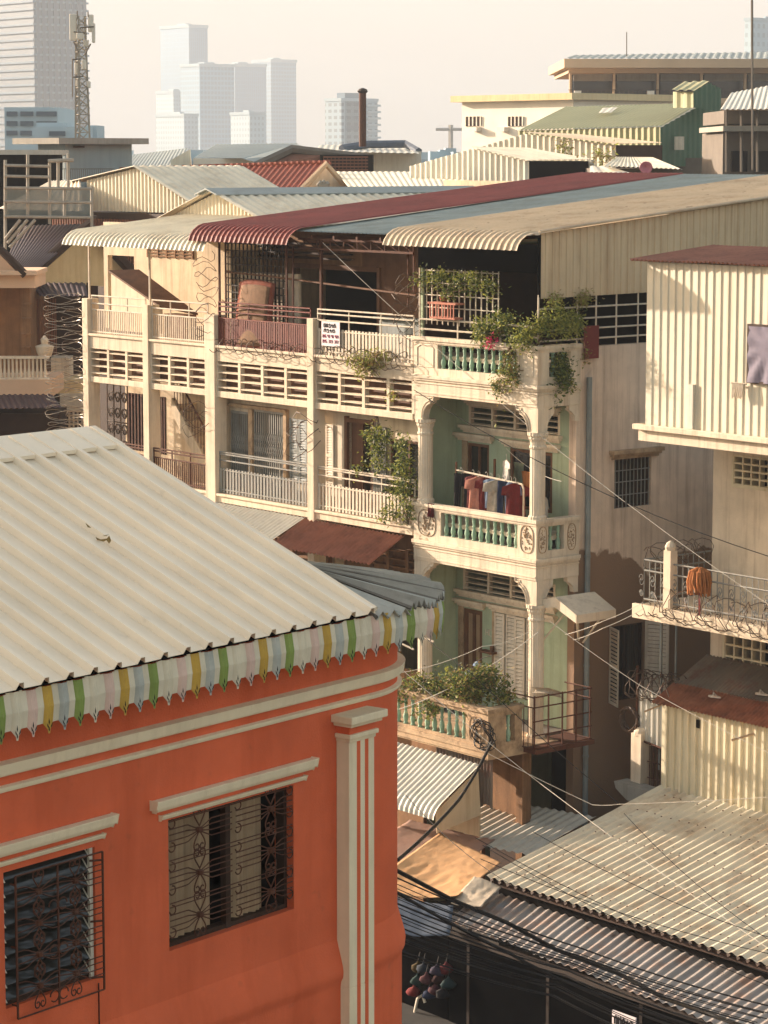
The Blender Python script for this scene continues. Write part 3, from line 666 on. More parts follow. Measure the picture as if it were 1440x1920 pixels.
m = MB(); m.sheet([FA(7.95, v, zr3(v)) for v in (12.4, 8, 4)] + [FA(7.95, v, z) for v, z in curl(0, 15.36, .4, .62)], U * 3.95, .19, .035, 'trap', 0, -1); build('roof', m, 'roof_red', h3)
zr4 = lambda v: 15.1 + v * .1
m = MB(); m.sheet([FA(11.3, v, zr4(v)) for v in (5.0, 2.5)] + [FA(11.3, v, z) for v, z in curl(0, 15.1, .38, .62)], U * 6.3, .2, .035, 'trap', 0, -1); build('roof', m, 'roof_cream', h4)
for h, s, z in ((h3, 8.9, 14.9), (h3, 11.62, 15.0)):
    m = MB(); m.bar(FA(s, .1, 12.4), FA(s, .1, z), .03); build('roof_post', m, 'rust_iron', h); m = MB(); m.bar(FA(s - .12, .2, 12.4), FA(s - .12, .2, z), .025); build('roof_post', m, 'rust_iron', h)
m = MB(); m.box(FA, 4.1, 17.6, 12.3, 12.45, 0, 16.3) ; build('rear_wall', m, 'party_wall', h2)
# awnings between the floors
m = MB(); m.sheet([FA(4.35, -.02, 8.52), FA(4.2, -1.15, 8.0)], U * 3.7, .14, .06, 'sine', .01, -1); build('awning', m, 'roof_brown_red', h2)
m = MB(); m.sheet([FA(8.05, -.02, 8.55), FA(8.05, -1.25, 7.98)], U * 3.6, .15, .03, 'sine', .01, -1); build('awning', m, 'sheet_white', h3)
# ---------------------------------------------------------------- orange house in the foreground
rh = thing('orange_house', 'orange house with rounded corner, ribbed pale metal roof and colourful scalloped eave', 'house', RF(-3, -3, 0))
WC, RR = .17, 1.2
def outline(off, wl=-10.8, nb=-9.5, k=16):
    p = [(wl, off)] + [(WC + (RR + off) * math.sin(a), -RR + (RR + off) * math.cos(a)) for a in [math.pi / 2 * i / k for i in range(k + 1)]] + [(WC + RR + off, nb)]
    return p
def sweep(mb, prof, mi=0, **kw):
    rows = [[RF(w, n, z) for w, n in outline(off, **kw)] for off, z in prof]; m = len(rows[0])
    return mb.add([p for r in rows for p in r], [(i * m + j, i * m + j + 1, (i + 1) * m + j + 1, (i + 1) * m + j) for i in range(len(rows) - 1) for j in range(m - 1)], mi)
m = MB()
winL, winR = (-5.09, -3.94, 9.45, 10.70), (-2.95, -1.11, 9.47, 10.75)
TW = lambda w, d, z: RF(w, -d, z)
m.wall(TW, -10.8, WC, 9.0, 12.3, 0, .25, [winL, winR])
arc = [(WC + RR * math.sin(a), -RR + RR * math.cos(a)) for a in [math.pi / 2 * i / 24 for i in range(25)]] + [(WC + RR, -9.5)]
rows = [[RF(w, n, z) for w, n in arc] for z in (9.0, 12.3)]
m.add(rows[0] + rows[1], [(j, j + 1, len(arc) + j + 1, len(arc) + j) for j in range(len(arc) - 1)])
build('wall', m, 'orange_wall', rh, weld=False)
m = MB(); sweep(m, [(.05, 0), (.05, 8.5), (.06, 8.56), (.085, 8.6), (.09, 8.66), (.082, 8.72), (.06, 8.8), (.03, 8.9), (.008, 8.98), (0, 9.0)]); build('base_wall', m, 'orange_wall', rh, smooth=True)
m = MB(); sweep(m, [(0, 11.575), (.045, 11.58), (.05, 11.595), (.07, 11.6), (.085, 11.695), (0, 11.71)]); sweep(m, [(0, 11.43), (.025, 11.43), (.03, 11.445), (.045, 11.45), (.05, 11.48), (0, 11.49)])
build('cornice', m, 'trim_cream', rh)
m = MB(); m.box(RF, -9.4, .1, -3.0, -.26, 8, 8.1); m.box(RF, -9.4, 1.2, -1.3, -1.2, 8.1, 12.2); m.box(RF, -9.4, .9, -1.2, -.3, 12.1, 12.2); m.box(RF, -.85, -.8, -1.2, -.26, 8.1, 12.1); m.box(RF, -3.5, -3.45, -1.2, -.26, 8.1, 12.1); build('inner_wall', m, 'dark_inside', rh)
# pilaster
m = MB()
a0, a1, d = -.43, -.02, .17
m.box(RF, a0, a1, 0, d, 0, 8.5, 0); m.box(RF, a0, a1, 0, d, 8.5, 11.16, 0)
pl = build('pilaster', m, 'trim_cream', rh, bevel=.006)
m = MB()
for k in (.30, .62): x = a0 + (a1 - a0) * k; m.box(RF, x, x + .055, d - .01, d + .003, 0, 11.12)
build('stripe', m, 'orange_wall', pl)
m = MB(); m.box(RF, a0 - .03, a1 + .03, 0, d + .04, 11.12, 11.17); m.box(RF, a0 - .01, a1 + .01, 0, d + .015, 11.08, 11.12)
m.box(RF, a0 - .05, a1 + .05, 0, d + .07, 11.25, 11.29); m.box(RF, a0 - .09, a1 + .09, 0, d + .11, 11.29, 11.37)
build('capital', m, 'trim_cream', pl, bevel=.01)
m = MB(); m.box(RF, a0 - .01, a1 + .01, .001, d + .01, 11.17, 11.25); build('neck', m, 'orange_wall', pl)
# hoods over the windows
for (x0, x1, z) in ((-5.4, -3.72, 10.86), (-3.2, -.83, 10.87)):
    m = MB()
    def hb(a, b, z0, z1, p, p2): m.prism([RF(a, 0, z0), RF(a, p, z0), RF(a, p2, z1), RF(a, 0, z1)], WV * (b - a))
    hb(x0, x1, z + .03, z + .115, .08, .1); hb(x0 + .03, x1 - .03, z, z + .03, .055, .07); hb(x0 + .12, x1 - .12, z - .095, z - .05, .03, .05)
    build('window_hood', m, 'trim_cream', rh, bevel=.008)
def heart(mb, T, x, z, d, h, w, r=.008, sg=1):
    """scrolled heart of wrought iron, tip towards -sg"""
    for f in (1, -1):
        pts = []
        for i in range(20):
            t = i / 19
            if t < .6: q = t / .6; pts.append((f * w * math.sin(q * math.pi * .62) * (.55 + .45 * q), -h * .5 + h * .8 * q))
            else:
                q = (t - .6) / .4; a = math.pi * 1.75 * q; rr = w * .48 * (1 - .45 * q)
                cx = f * (w * .929 - w * .48); pts.append((cx + f * rr * math.cos(a), h * .3 + rr * 1.1 * math.sin(a)))
        mb.tube([T(x + a, d, z + sg * b) for a, b in pts], r, 4)
def bars_to(mb, T, x0, x1, z, d, r=.0065, pinch=None):
    """a bundle of four bars that draw together at the rosettes"""
    for k, o in enumerate((-.085, -.03, .03, .085)):
        pts = []
        for i in range(25):
            t = i / 24; x = x0 + (x1 - x0) * t
            q = min(abs(x - c) for c in pinch); pts.append(T(x, d, z + o * min(1, .25 + max(0, q - .03) / .14 * .75) if q < .17 else z + o))
        mb.tube(pts, r, 4)
# right window: two sliding leaves with beige curtains behind scrolled bars
wr = opening('window', winR[0], winR[1], winR[2], winR[3], .12, .045, 0, 'dark_wood', 'glass_dark', False, rh, TW)
mid = (winR[0] + winR[1]) / 2 + .02
m = MB()
m.box(TW, mid - .035, mid + .035, .08, .15, winR[2], winR[3])
build('frame', m, 'dark_wood', wr)
for a, b in ((winR[0] + .06, mid - .17), (mid + .05, winR[1] - .3)):
    m = MB(); n = 24; vs = []
    for i in range(n + 1):
        x = a + (b - a) * i / n; dd = .16 + .02 * math.sin(i * 1.7) + .015 * math.sin(i * .6)
        vs += [TW(x, dd, winR[2] + .05), TW(x, dd, winR[3])]
    m.add(vs, [(2 * i, 2 * i + 2, 2 * i + 3, 2 * i + 1) for i in range(n)]); build('curtain', m, 'curtain_beige', wr, smooth=True)
m = MB()
cols = [winR[0] + .44, mid + .55]
for k, x in enumerate(cols):
    for j in range(3):
        z = winR[2] + .22 + j * .42; heart(m, TW, x, z + .18, -.0, .2, .085, .009, 1); heart(m, TW, x, z - .08 + .02, -.0, .2, .085, .009, -1) if j else heart(m, TW, x, z - .06, 0, .2, .085, .009, -1)
        m.lathe(TW(x, -.0, z + .04), [(.035, -.02), (.04, 0), (.035, .025)], 8)
for x in (winR[0] + .05, mid + .06, winR[1] - .06):
    for j in range(3):
        for s_ in (-.06, .06): m.tube([TW(x + .045 * math.sin(a), .0, winR[2] + .28 + j * .42 + s_ * 1.9 + .045 * math.cos(a)) for a in [i * .55 for i in range(9)]], .008, 4)
for j in range(3):
    bars_to(m, TW, winR[0] + .02, mid - .03, winR[2] + .26 + j * .42, .0, .0065, [cols[0]]); bars_to(m, TW, mid + .03, winR[1] - .02, winR[2] + .26 + j * .42, .0, .0065, [cols[1]])
    for o in (.16, .2): m.bar(TW(winR[0] + .02, 0, winR[2] + .26 + j * .42 + o), TW(winR[1] - .02, 0, winR[2] + .26 + j * .42 + o), .006)
build('grille', m, 'rust_iron', wr)
# left window: glass louvres behind a projecting cage
wl = opening('window', winL[0], winL[1], winL[2], winL[3], .1, .05, 0, 'dark_wood', 'glass_dark', False, rh, TW)
m = MB()
for j in range(9):
    z = winL[2] + .06 + j * .138
    m.prism([TW(winL[0] + .02, .02, z), TW(winL[1] - .07, .02, z), TW(winL[1] - .07, .11, z + .11), TW(winL[0] + .02, .11, z + .11)], TW(0, 0, .008) - TW(0, 0, 0))
build('louvre_pane', m, 'glass_dark', wl)
m = MB()
for j in range(9):
    z = winL[2] + .06 + j * .138
    for x in (winL[0] + .012, winL[1] - .066): m = MB(); m.prism([TW(x, .0, z - .01), TW(x, .02, z - .01), TW(x, .13, z + .12), TW(x, .11, z + .12)], WV * .012); build('louvre_clip', m, 'white_paint', wl)
m = MB(); m.box(TW, winL[1] - .05, winL[1] - .01, .02, .05, winL[2], winL[3]); build('louvre_rail', m, 'white_paint', wl)
m = MB(); g0, g1, h0, h1, gd = winL[0] + .08, winL[1] + .03, winL[2] - .1, winL[3] - .04, -.07
cols = [g0 + .28, g1 - .36]
for x in (g0, (g0 + g1) / 2 - .03, g1): m.bar(TW(x, gd, h0), TW(x, gd, h1), .011)
for z in (h0, h1): m.bar(TW(g0, gd, z), TW(g1, gd, z), .009)
for z in (h0 + .12, (h0 + h1) / 2, h1 - .08):
    m.bar(TW(g1, gd, z), TW(g1 - .1, 0, z), .01); m.bar(TW(g0, gd, z), TW(g0, 0, z), .01)
for x in cols:
    for j in range(4):
        z = h0 + .24 + j * .29; heart(m, TW, x, z + .12, gd, .16, .07, .008, 1); heart(m, TW, x, z - .12, gd, .16, .07, .008, -1)
        m.lathe(TW(x, gd, z), [(.03, -.02), (.035, 0), (.03, .025)], 8)
for j in range(4): bars_to(m, TW, g0, g1, h0 + .24 + j * .29, gd, .006, cols)
x = (g0 + g1) / 2 - .03
for j in range(3):
    for f in (1, -1): m.tube([TW(x + f * (.06 + .055 * math.cos(a)), gd, h0 + .1 + j * .42 + .055 * math.sin(a)) for a in [i * .5 for i in range(12)]], .007, 4)
build('grille', m, 'rust_iron', wl)
m = MB(); m.bar(RF(-3.92, .008, 9.4), RF(-3.92, .008, 8.0), .006); build('wall_cable', m, 'black_cable', rh)
# ribbed roof
EV, EZ, RG, RZ, RW = .5, 12.46, -3.38, 14.04, -.41
m = MB(); pl_ = [RF(-11, RG, RZ), RF(-11, -1.5, RZ + (EZ - RZ) * 1.88 / 3.88), RF(-11, EV, EZ)]
m.sheet(pl_, WV * (RW + 11), .302, .062, 'trap', .014, 1); build('roof', m, 'roof_pale_green', rh, solid=.006)
m = MB()
sl = (EZ - RZ) / (EV - RG)
m.prism([RF(-11, RG - .02, RZ + .06), RF(-11, RG + .42, RZ + .06 + .42 * sl), RF(-11, RG + .42, RZ + .02 + .42 * sl), RF(-11, RG - .02, RZ + .03), RF(-11, RG - .4, RZ - .1), RF(-11, RG - .4, RZ - .06)], WV * (RW + 11.02)); build('ridge_cap', m, 'roof_pale_green', rh)
m = MB(); m.tube([RF(RW, RG, RZ + .03), RF(RW, EV, EZ + .035)], .03, 6); build('verge_trim', m, 'roof_pale_green', rh)
m = MB(); m.quad(RF(-11, RG, RZ), RF(RW, RG, RZ), RF(RW, RG - 3.6, RZ - 1.6), RF(-11, RG - 3.6, RZ - 1.6)); m.prism([RF(RW - .02, EV - .3, EZ - .05), RF(RW - .02, RG, RZ - .05), RF(RW - .02, RG - 3.5, EZ - .05)], WV * .01); build('rear_roof', m, 'roof_blue_grey', rh)
m = MB(); lap_shade = MB(); A_ = RF(RW + .05, -1.0, 12.85)
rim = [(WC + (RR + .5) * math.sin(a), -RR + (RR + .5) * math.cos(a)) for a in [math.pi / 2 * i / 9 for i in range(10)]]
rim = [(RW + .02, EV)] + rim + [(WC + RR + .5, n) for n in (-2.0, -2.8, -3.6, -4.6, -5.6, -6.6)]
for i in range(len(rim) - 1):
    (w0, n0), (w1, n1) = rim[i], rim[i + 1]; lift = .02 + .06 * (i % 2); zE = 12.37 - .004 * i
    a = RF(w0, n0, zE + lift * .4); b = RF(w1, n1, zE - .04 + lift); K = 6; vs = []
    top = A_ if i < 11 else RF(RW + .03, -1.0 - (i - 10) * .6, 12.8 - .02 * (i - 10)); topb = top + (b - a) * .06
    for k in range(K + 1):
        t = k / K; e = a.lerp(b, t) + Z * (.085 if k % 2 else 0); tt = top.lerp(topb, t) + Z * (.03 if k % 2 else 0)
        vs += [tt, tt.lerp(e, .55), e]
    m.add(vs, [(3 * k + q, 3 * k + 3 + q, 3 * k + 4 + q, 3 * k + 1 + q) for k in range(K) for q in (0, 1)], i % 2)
    lap_shade.tube([a.lerp(top, .95) + Z * .02, a.lerp(top, .5) + Z * .05, a + Z * .03], [.004, .012, .022], 4)
    for k in (2, 4): e = a.lerp(b, k / K); lap_shade.tube([e.lerp(top, .8) + Z * .02, e + Z * .01], [.003, .01], 4)
cr = build('corner_roof', m, ['roof_blue_grey', 'concrete'], rh, solid=.008); build('lap_shadow', lap_shade, 'concrete_dark', cr)  # dark tubes stand in for the shadow along the sheet laps
# scalloped valance: white sheet with coloured tongues
m = MB(); m.prism([RF(w_, n_, 12.302) for w_, n_ in [(-9, -.02)] + arc[:-1] + [(WC + RR, -6), (-9, -6)]], Z * .01); build('gap_shade_sheet', m, 'black_cloth_and_shade', rh)  # black sheet added under the corner roof as shade in its gaps
va = MB(); pts = []; off = .42
ST = .0147
path = [(-10.98 + i * ST, off) for i in range(int((WC + 10.98) / ST))] + [(WC + (RR + off) * math.sin(a), -RR + (RR + off) * math.cos(a)) for a in [i * ST / (RR + off) for i in range(int((RR + off) * math.pi / 2 / ST))]] + [(WC + RR + off, -RR - i * ST) for i in range(14)]
PT = 13; cols = ['val_white', 'val_pink', 'val_yellow', 'val_blue', 'val_green']
zt, zb_ = 12.43, 12.075
CO = 1; groups = [path[i:i + PT + 1] for i in range(0, len(path) - PT, PT)]
for gi, g in enumerate(groups):
    def nrm(i):
        a = Vector(RF(*g[max(i - 1, 0)], 0)); b = Vector(RF(*g[min(i + 1, len(g) - 1)], 0)); t = (b - a).normalized(); return Vector((t.y, -t.x, 0))
    def col_(i, d, z): return Vector(RF(*g[i], z)) + nrm(i) * d
    wv = [0, 0, 0, .0, .018, .03, .022, .03, .022, .03, .018, 0, 0, 0]
    zt_ = zt - .012 * abs(math.sin(gi * 1.3)) - (.12 if g[0][1] < off - .25 else 0) ; zm = 12.25
    def strip(mb, i0, i1, tongue):
        vs = []
        for i in range(i0, i1 + 1):
            low = zb_ + .02
            if tongue:
                t = (i - i0) / (i1 - i0) * 2 - 1; low = zb_ - .078 * (1 - abs(t) ** 1.4) - (.018 if abs(t) < .35 else 0) + .02
            vs += [col_(i, wv[i] + .02, zt_), col_(i, wv[i] + .05, zm), col_(i, wv[i] + .03, low)]
        n = i1 - i0
        mb.add(vs, [(3 * k + q, 3 * k + 3 + q, 3 * k + 4 + q, 3 * k + 1 + q) for k in range(n) for q in (0, 1)])
    strip(va, 0, 3, False); strip(va, 10, 13, False)
va_o = build('valance', va, 'val_white', rh, solid=.006)
for gi, g in enumerate(groups):
    m = MB(); strip_m = m
    def nrm(i):
        a = Vector(RF(*g[max(i - 1, 0)], 0)); b = Vector(RF(*g[min(i + 1, len(g) - 1)], 0)); t = (b - a).normalized(); return Vector((t.y, -t.x, 0))
    def col_(i, d, z): return Vector(RF(*g[i], z)) + nrm(i) * d
    zt_ = zt - .012 * abs(math.sin(gi * 1.3)) - (.12 if g[0][1] < off - .25 else 0); strip(m, 3, 10, True)
    cidx = (gi + CO) % 5
    for (i, z0, h, lean) in ((6, 12.105, .03, 0), (6, 12.04, .022, 0), (5, 12.07, .026, -1), (8, 12.07, .026, 1)):
        c = col_(i, .066, z0); s = Vector(RF(*g[i + 1], 0)) - Vector(RF(*g[i], 0))
        m.add([c - s * .5, c - Z * h * .8 - s * lean * .9, c + s * .5, c + Z * h * 1.3 + s * lean * .9], [(0, 1, 2, 3)], 1)
    o = build('valance_tongue', m, [cols[cidx], 'ink_black'], va_o)
# ---------------------------------------------------------------- right-hand building across the alley
S0 = -2.5
rb = thing('corrugated_upper_house', 'pale house with cream corrugated upper storey jutting over its wire-wrapped balcony', 'house', FA(-6, 4, 0))
m = MB(); m.wall(FA, -12, S0, 0, 11.2, 2.74, 2.95, [(-6, -3.12, 10.2, 10.8), (-6, -2.95, 6.3, 7.03), (-5.6, -4.4, 7.9, 9.9)]); m.box(FA, S0 - .2, S0, 2.95, 9, 0, 11.2); build('wall', m, 'white_plaster', rb)
for a, b, c, d, n in ((-6, -3.12, 10.2, 10.8, 4), (-6, -2.95, 6.3, 7.03, 3)):
    m = MB()
    nb = int((b - a) / .24)
    for i in range(nb + 1): x = a + (b - a) * i / nb; m.box(FA, x - .02, x + .02, 2.72, 2.84, c, d)
    for i in range(n + 1): z = c + (d - c) * i / n; m.box(FA, a, b, 2.715, 2.84, z - .02, z + .02)
    m.box(FA, a - .06, b + .06, 2.7, 2.73, c - .06, c); m.box(FA, b, b + .06, 2.7, 2.73, c, d)
    build('ventilator', m, 'clad_yellow', rb)
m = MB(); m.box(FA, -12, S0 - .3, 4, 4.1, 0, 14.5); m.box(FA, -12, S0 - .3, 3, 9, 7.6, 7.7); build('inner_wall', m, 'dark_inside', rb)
m = MB(); zl = lambda s: 11.42 + .0 * s
m.box(FA, -12, S0 + .1, .62, 8, 11.2, 11.5); m.box(FA, -12, S0 + .16, .5, .62, 11.44, 11.55); m.box(FA, S0 + .1, S0 + .16, .62, 8, 11.44, 11.55); build('ledge', m, 'white_plaster', rb, bevel=.01)
m = MB(); ztop = 14.86; rv, rz = ps(1340, 461, S0 + .3)
vsheet(m, lambda x, d, z: FA(-x, .72 - d, z), -S0, 12, lambda x: 11.52 if not 5.38 < x < 7.1 else 11.52, lambda x: ztop, .21, .02, 'trap')
vsheet(m, lambda x, d, z: FA(S0 + d, x, z), .72, rv, lambda x: 11.52, lambda x: 14.86 + (x - .72) / (rv - .72) * (rz - 14.95), .3, .05, 'trap')
build('cladding', m, 'clad_cream', rb)
w = opening('window', -7.0, -5.38, 12.58, 13.74, .66, .05, 0, 'dark_wood', 'glass_dark', False, rb)
m = MB(); n = 20; vs = []; K = 14
for i in range(n + 1):
    for j in range(K + 1):
        x = -6.95 + 1.52 * i / n; z = 12.6 + 1.1 * j / K; dx, dz = x + 6.0, z - 13.35
        r = math.hypot(dx, dz); a = math.atan2(dz, dx); vs.append(FA(x, .645 - .035 - .03 * math.sin(a * 11) * min(1, r * 1.6), z))
m.add(vs, [(i * (K + 1) + j, (i + 1) * (K + 1) + j, (i + 1) * (K + 1) + j + 1, i * (K + 1) + j + 1) for i in range(n) for j in range(K)]); build('curtain', m, 'curtain_purple', w, smooth=True)
m = MB(); m.box(FA, -3.92, -3.8, .64, .7, 11.55, 12.45); build('patch', m, 'sheet_white', rb)
m = MB(); m.sheet([FA(-12, rv, rz), FA(-12, .5, 14.9)], U * (12 + S0 + .3), .12, .05, 'sine', .02, -1); build('roof', m, 'roof_brown_red', rb)
m = MB(); m.box(FA, -12, S0, rv - .1, rv, 11.5, rz - .06); build('rear_wall', m, 'clad_cream', rb)
m = MB()
m.box(FA, -12, S0 + .15, .7, 2.74, 7.55, 7.78); m.box(FA, -12, S0 + .2, .6, .7, 7.5, 7.8); build('balcony_slab', m, 'cream_plaster', rb, bevel=.01)
m = MB()
Tr = lambda s, z, d=.75: FA(s, d, z)
for z in (7.9, 8.5, 8.72): m.bar(Tr(-12, z), Tr(S0, z), .02); m.bar(FA(S0, .75, z), FA(S0, 2.7, z), .02)
for i in range(60):
    s = S0 - i * .16
    m.bar(Tr(s, 7.8), Tr(s, 8.7), .012)
    if i % 2 == 0:
        for f in (1, -1):
            m.tube([Tr(s + .08 + f * .07 * (1 - t) * math.cos(t * 8), 8.3 + f * .1 * (1 - t) * math.sin(t * 8) + f * .03) for t in [q / 11 for q in range(12)]], .011, 4)
            m.tube([Tr(s + .08 + f * .06 * (1 - t) * math.cos(t * 8), 8.02 + f * .08 * (1 - t) * math.sin(t * 8)) for t in [q / 11 for q in range(12)]], .011, 4)
for i in range(12): v = .75 + i * .16; m.bar(FA(S0, v, 7.8), FA(S0, v, 8.7), .012)
build('railing', m, 'rail_grey', rb)
m = MB(); m.box(FA, -3.35, -3.15, .65, .85, 7.8, 9.0); m.lathe(FA(-3.25, .75, 9.0), [(.1, 0), (.12, .08), (.08, .16), (.02, .2)], 10); build('balcony_post', m, 'cream_plaster', rb)
m = MB(); s_ = pv(1240, 1180, 1.9)[0]; m.bar(FA(s_, 1.9, 4.0), FA(s_, 1.9, 7.55), .035); build('drainpipe', m, 'grey_paint', rb)
m = MB(); s_ = pv(1268, 1180, 2.4)[0]; m.bar(FA(s_, 2.4, 4.0), FA(s_, 2.4, 7.55), .025); build('drainpipe', m, 'grey_paint', rb)
# cream corrugated shed with the rusty lean-to roof
sh = thing('corrugated_shed', 'cream corrugated tin shed under a rust-edged lean-to roof', 'shed', FA(-5, 2, 0))
m = MB(); vsheet(m, lambda x, d, z: FA(-x, 1.32 - d, z), 2.5, 12, lambda x: 3.75 - .02 * math.sin(x * 5), lambda x: 5.62, .21, .045, 'trap'); build('wall', m, 'clad_yellow', sh)
m = MB(); m.sheet([FA(-12, 2.72, 6.48), FA(-12, 1.75, 6.0)], U * (12 + S0 + .06), .1, .045, 'sine', .01, -1); build('roof', m, 'roof_rusty', sh)
m = MB(); m.sheet([FA(-12, 1.76, 5.99), FA(-12, 1.1, 5.66)], U * (12 + S0 + .09), .1, .05, 'sine', .02, -1); build('roof_edge', m, 'rust_sheet', sh)
m = MB(); m.box(FA, -3.62, -3.47, 1.28, 1.3, 5.28, 5.45); build('vent_hole', m, 'dark_inside', sh)
m = MB(); m.bar(FA(-5.2, 1.35, 5.45), FA(-4.9, .9, 5.3), .025); build('bracket', m, 'old_white_plaster', sh); m = MB(); m.bar(FA(S0, 1.35, 5.6), FA(S0 + .2, 1.0, 5.45), .02); build('bracket', m, 'old_white_plaster', sh)
m = MB(); m.box(FA, -12, -2.6, 1.5, 2.7, 0, 3.6); build('base', m, 'brown_wall', sh)
fs = thing('tin_fence', 'short white tin fence panel with wire coils beside the cream shed', 'fence', FA(-2, 2, 3))
m = MB(); vsheet(m, lambda x, d, z: FA(-1.35 - x, 1.75 - d, z), 0, 1.15, lambda x: 4.6 - .1 * x, lambda x: 5.72 - .15 * x, .17, .035, 'trap'); build('panel', m, 'sheet_white', fs)
m = MB(); m.bar(FA(-1.35, 1.72, 3.4), FA(-1.35, 1.72, 6.2), .03); m.bar(FA(-1.35, 1.7, 4.62), FA(-2.5, 1.7, 4.5), .025); build('post', m, 'rust_iron', fs)
m = MB()
for i in range(8): m.bar(FA(-1.55 - i * .12, 1.8, 3.6), FA(-1.55 - i * .12, 1.8, 4.5), .012)
for z in (3.8, 4.15): m.bar(FA(-1.4, 1.8, z), FA(-2.5, 1.8, z), .012)
build('gate', m, 'rust_iron', fs)
m = MB(); m.box(FA, -1.6, -1.3, 1.6, 1.9, 0, 4.75); m.lathe(FA(-1.45, 1.75, 4.7), [(.17, 0), (.15, .1), (.08, .17)], 12); tag(build('gate_post', m, 'cream_plaster'), 'round-topped yellowish masonry post in the alley mouth', 'post')
m = MB(); m.prism([FA(-1.1, 1.3, 3.7), FA(-2.5, 1.3, 3.65), FA(-2.5, 1.3, 3.4), FA(-1.5, 1.3, 3.35), FA(-1.15, 1.3, 3.55)], V * .4); tag(build('stone_ledge', m, 'concrete'), 'pinkish curved ledge under the masonry post', 'ledge')
# big pale roof over the market and the lower roof under its eave
mk = thing('market_house', 'low market building under the large cream corrugated roof', 'market building', FA(-7, -1, 0))
m = MB(); m.sheet([FA(-14, 1.35, 3.86), FA(-14, -1, 3.3), FA(-14, -3.55, 2.74)], U * (14 + S0), .24, .05, 'sine', .02, -1); build('roof', m, 'roof_weathered', mk)
m = MB(); rs = random.Random(5)
for v_ in (-3.2, -2.2, -1.1, .1, .9):
    for k in range(46): p = FA(-13.9 + k * .24 + .05, v_ + rs.uniform(-.04, .04), 2.74 + (v_ + 3.55) * (3.86 - 2.74) / 4.9 + .055); m.lathe(p, [(.022, 0), (.012, .015)], 5)
sc_ = build('roof_screw', m, 'rust_iron', mk); sc_['kind'] = 'stuff'
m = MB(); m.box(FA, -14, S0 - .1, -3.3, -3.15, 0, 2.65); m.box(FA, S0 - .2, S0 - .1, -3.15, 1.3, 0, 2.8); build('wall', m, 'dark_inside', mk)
m = MB()
for i in range(48): s = -14 + i * .24 + .12; m.bar(FA(s, -3.5, 2.68), FA(s, -3.4, 2.64), .05)
m.box(FA, -14, S0, -3.45, -3.38, 2.56, 2.66); build('eave_beam', m, 'dark_wood', mk)
lo = thing('market_canopy', 'old grey and rust streaked tin canopy along the dark market street', 'canopy', FA(-6, -4, 2))
m = MB()
e0, e1, e2, e3 = FA(-13, -3.0, 2.45), FA(-2.1, -2.9, 2.45), FA(-2.6, -4.6, 2.05), FA(-13, -5.1, 1.95)
n = 46; vs = []
for i in range(n * 6 + 1):
    t = i / (n * 6); a = e0.lerp(e1, t); b = e3.lerp(e2, t); d = .022 * math.cos(i * math.pi / 3); q = .03 * mnoise.noise(Vector((t * 9, 1, 2)))
    vs += [a + Z * d, a.lerp(b, .5) + Z * (d + q), b + Z * (d - q)]
m.add(vs, [(3 * i + q, 3 * i + 3 + q, 3 * i + 4 + q, 3 * i + 1 + q) for i in range(n * 6) for q in (0, 1)]); build('roof', m, 'roof_old_grey', lo)
m = MB()
for s in (-3.2, -5.5, -8, -10.5): m.bar(FA(s, -4.6, 0), FA(s, -4.6, 2.0), .05)
m.box(FA, -13, -2.7, -4.75, -4.68, 1.78, 1.92); build('frame', m, 'dark_iron', lo)
m = MB(); m.box(FA, -8.6, -8.0, -5.35, -5.32, 1.25, 1.75); sb = tag(build('shop_sign', m, 'sign_white'), 'small white sign with black lettering under the canopy edge', 'sign')
# ---------------------------------------------------------------- street-level roofs, tarps
def cloth(name, corners, matn, label, cat, sagd=.12, n=14, seed=1, thick=.01):
    n = n * 2
    """four corners in order; a rumpled tarp between them"""
    a, b, c, d = [Vector(p) for p in corners]; vs = []
    for i in range(n + 1):
        for j in range(n + 1):
            u, v = i / n, j / n; p = a.lerp(b, u).lerp(d.lerp(c, u), v)
            vs.append(p + Z * (-sagd * 4 * u * (1 - u) * .6 * v + (.05 * mnoise.noise(Vector((u * 2, v * 2, seed * 3.1))) + .03 * (.5 - abs(mnoise.noise(Vector((u * 5 + v * 2, v * 4 - u, seed))))) + .018 * (.5 - abs(mnoise.noise(Vector((u * 13, v * 11 + u * 5, seed + 4))))))))
    m = MB(); m.add(vs, [(i * (n + 1) + j, (i + 1) * (n + 1) + j, (i + 1) * (n + 1) + j + 1, i * (n + 1) + j + 1) for i in range(n) for j in range(n)])
    return tag(build(name, m, matn, None, smooth=True, solid=thick), label, cat)
m = MB(); m.sheet([FA(-1.0, .9, 2.95), FA(-1.3, -1.3, 2.55)], U * 2.7 - V * .7, .22, .04, 'sine', .03, -1); tag(build('tin_roof', m, 'sheet_white'), 'narrow flat tin roof across the foot of the alley', 'roof')
m = MB(); m.box(FA, -1.2, 1.2, -.2, 0.3, 0, 2.3); tag(build('stall_wall', m, 'dark_wood'), 'dark timber stall wall under the narrow tin roof', 'stall wall')
cloth('tarp', [FA(1.9, -1.9, 2.75), FA(-.1, -1.2, 2.6), FA(-.6, -2.4, 2.45), FA(1.6, -4.1, 2.4)], 'tarp_pink', 'dusty pink tarp stretched beside the orange corner', 'tarp', .15, 16, 2)
cloth('tarp', [FA(.3, -2.4, 2.85), FA(-1.75, -2.5, 2.65), FA(-2.5, -4.3, 2.45), FA(-.9, -5.4, 2.45)], 'tarp_orange', 'sunlit crumpled orange tarp over a market stall', 'tarp', .15, 20, 5)
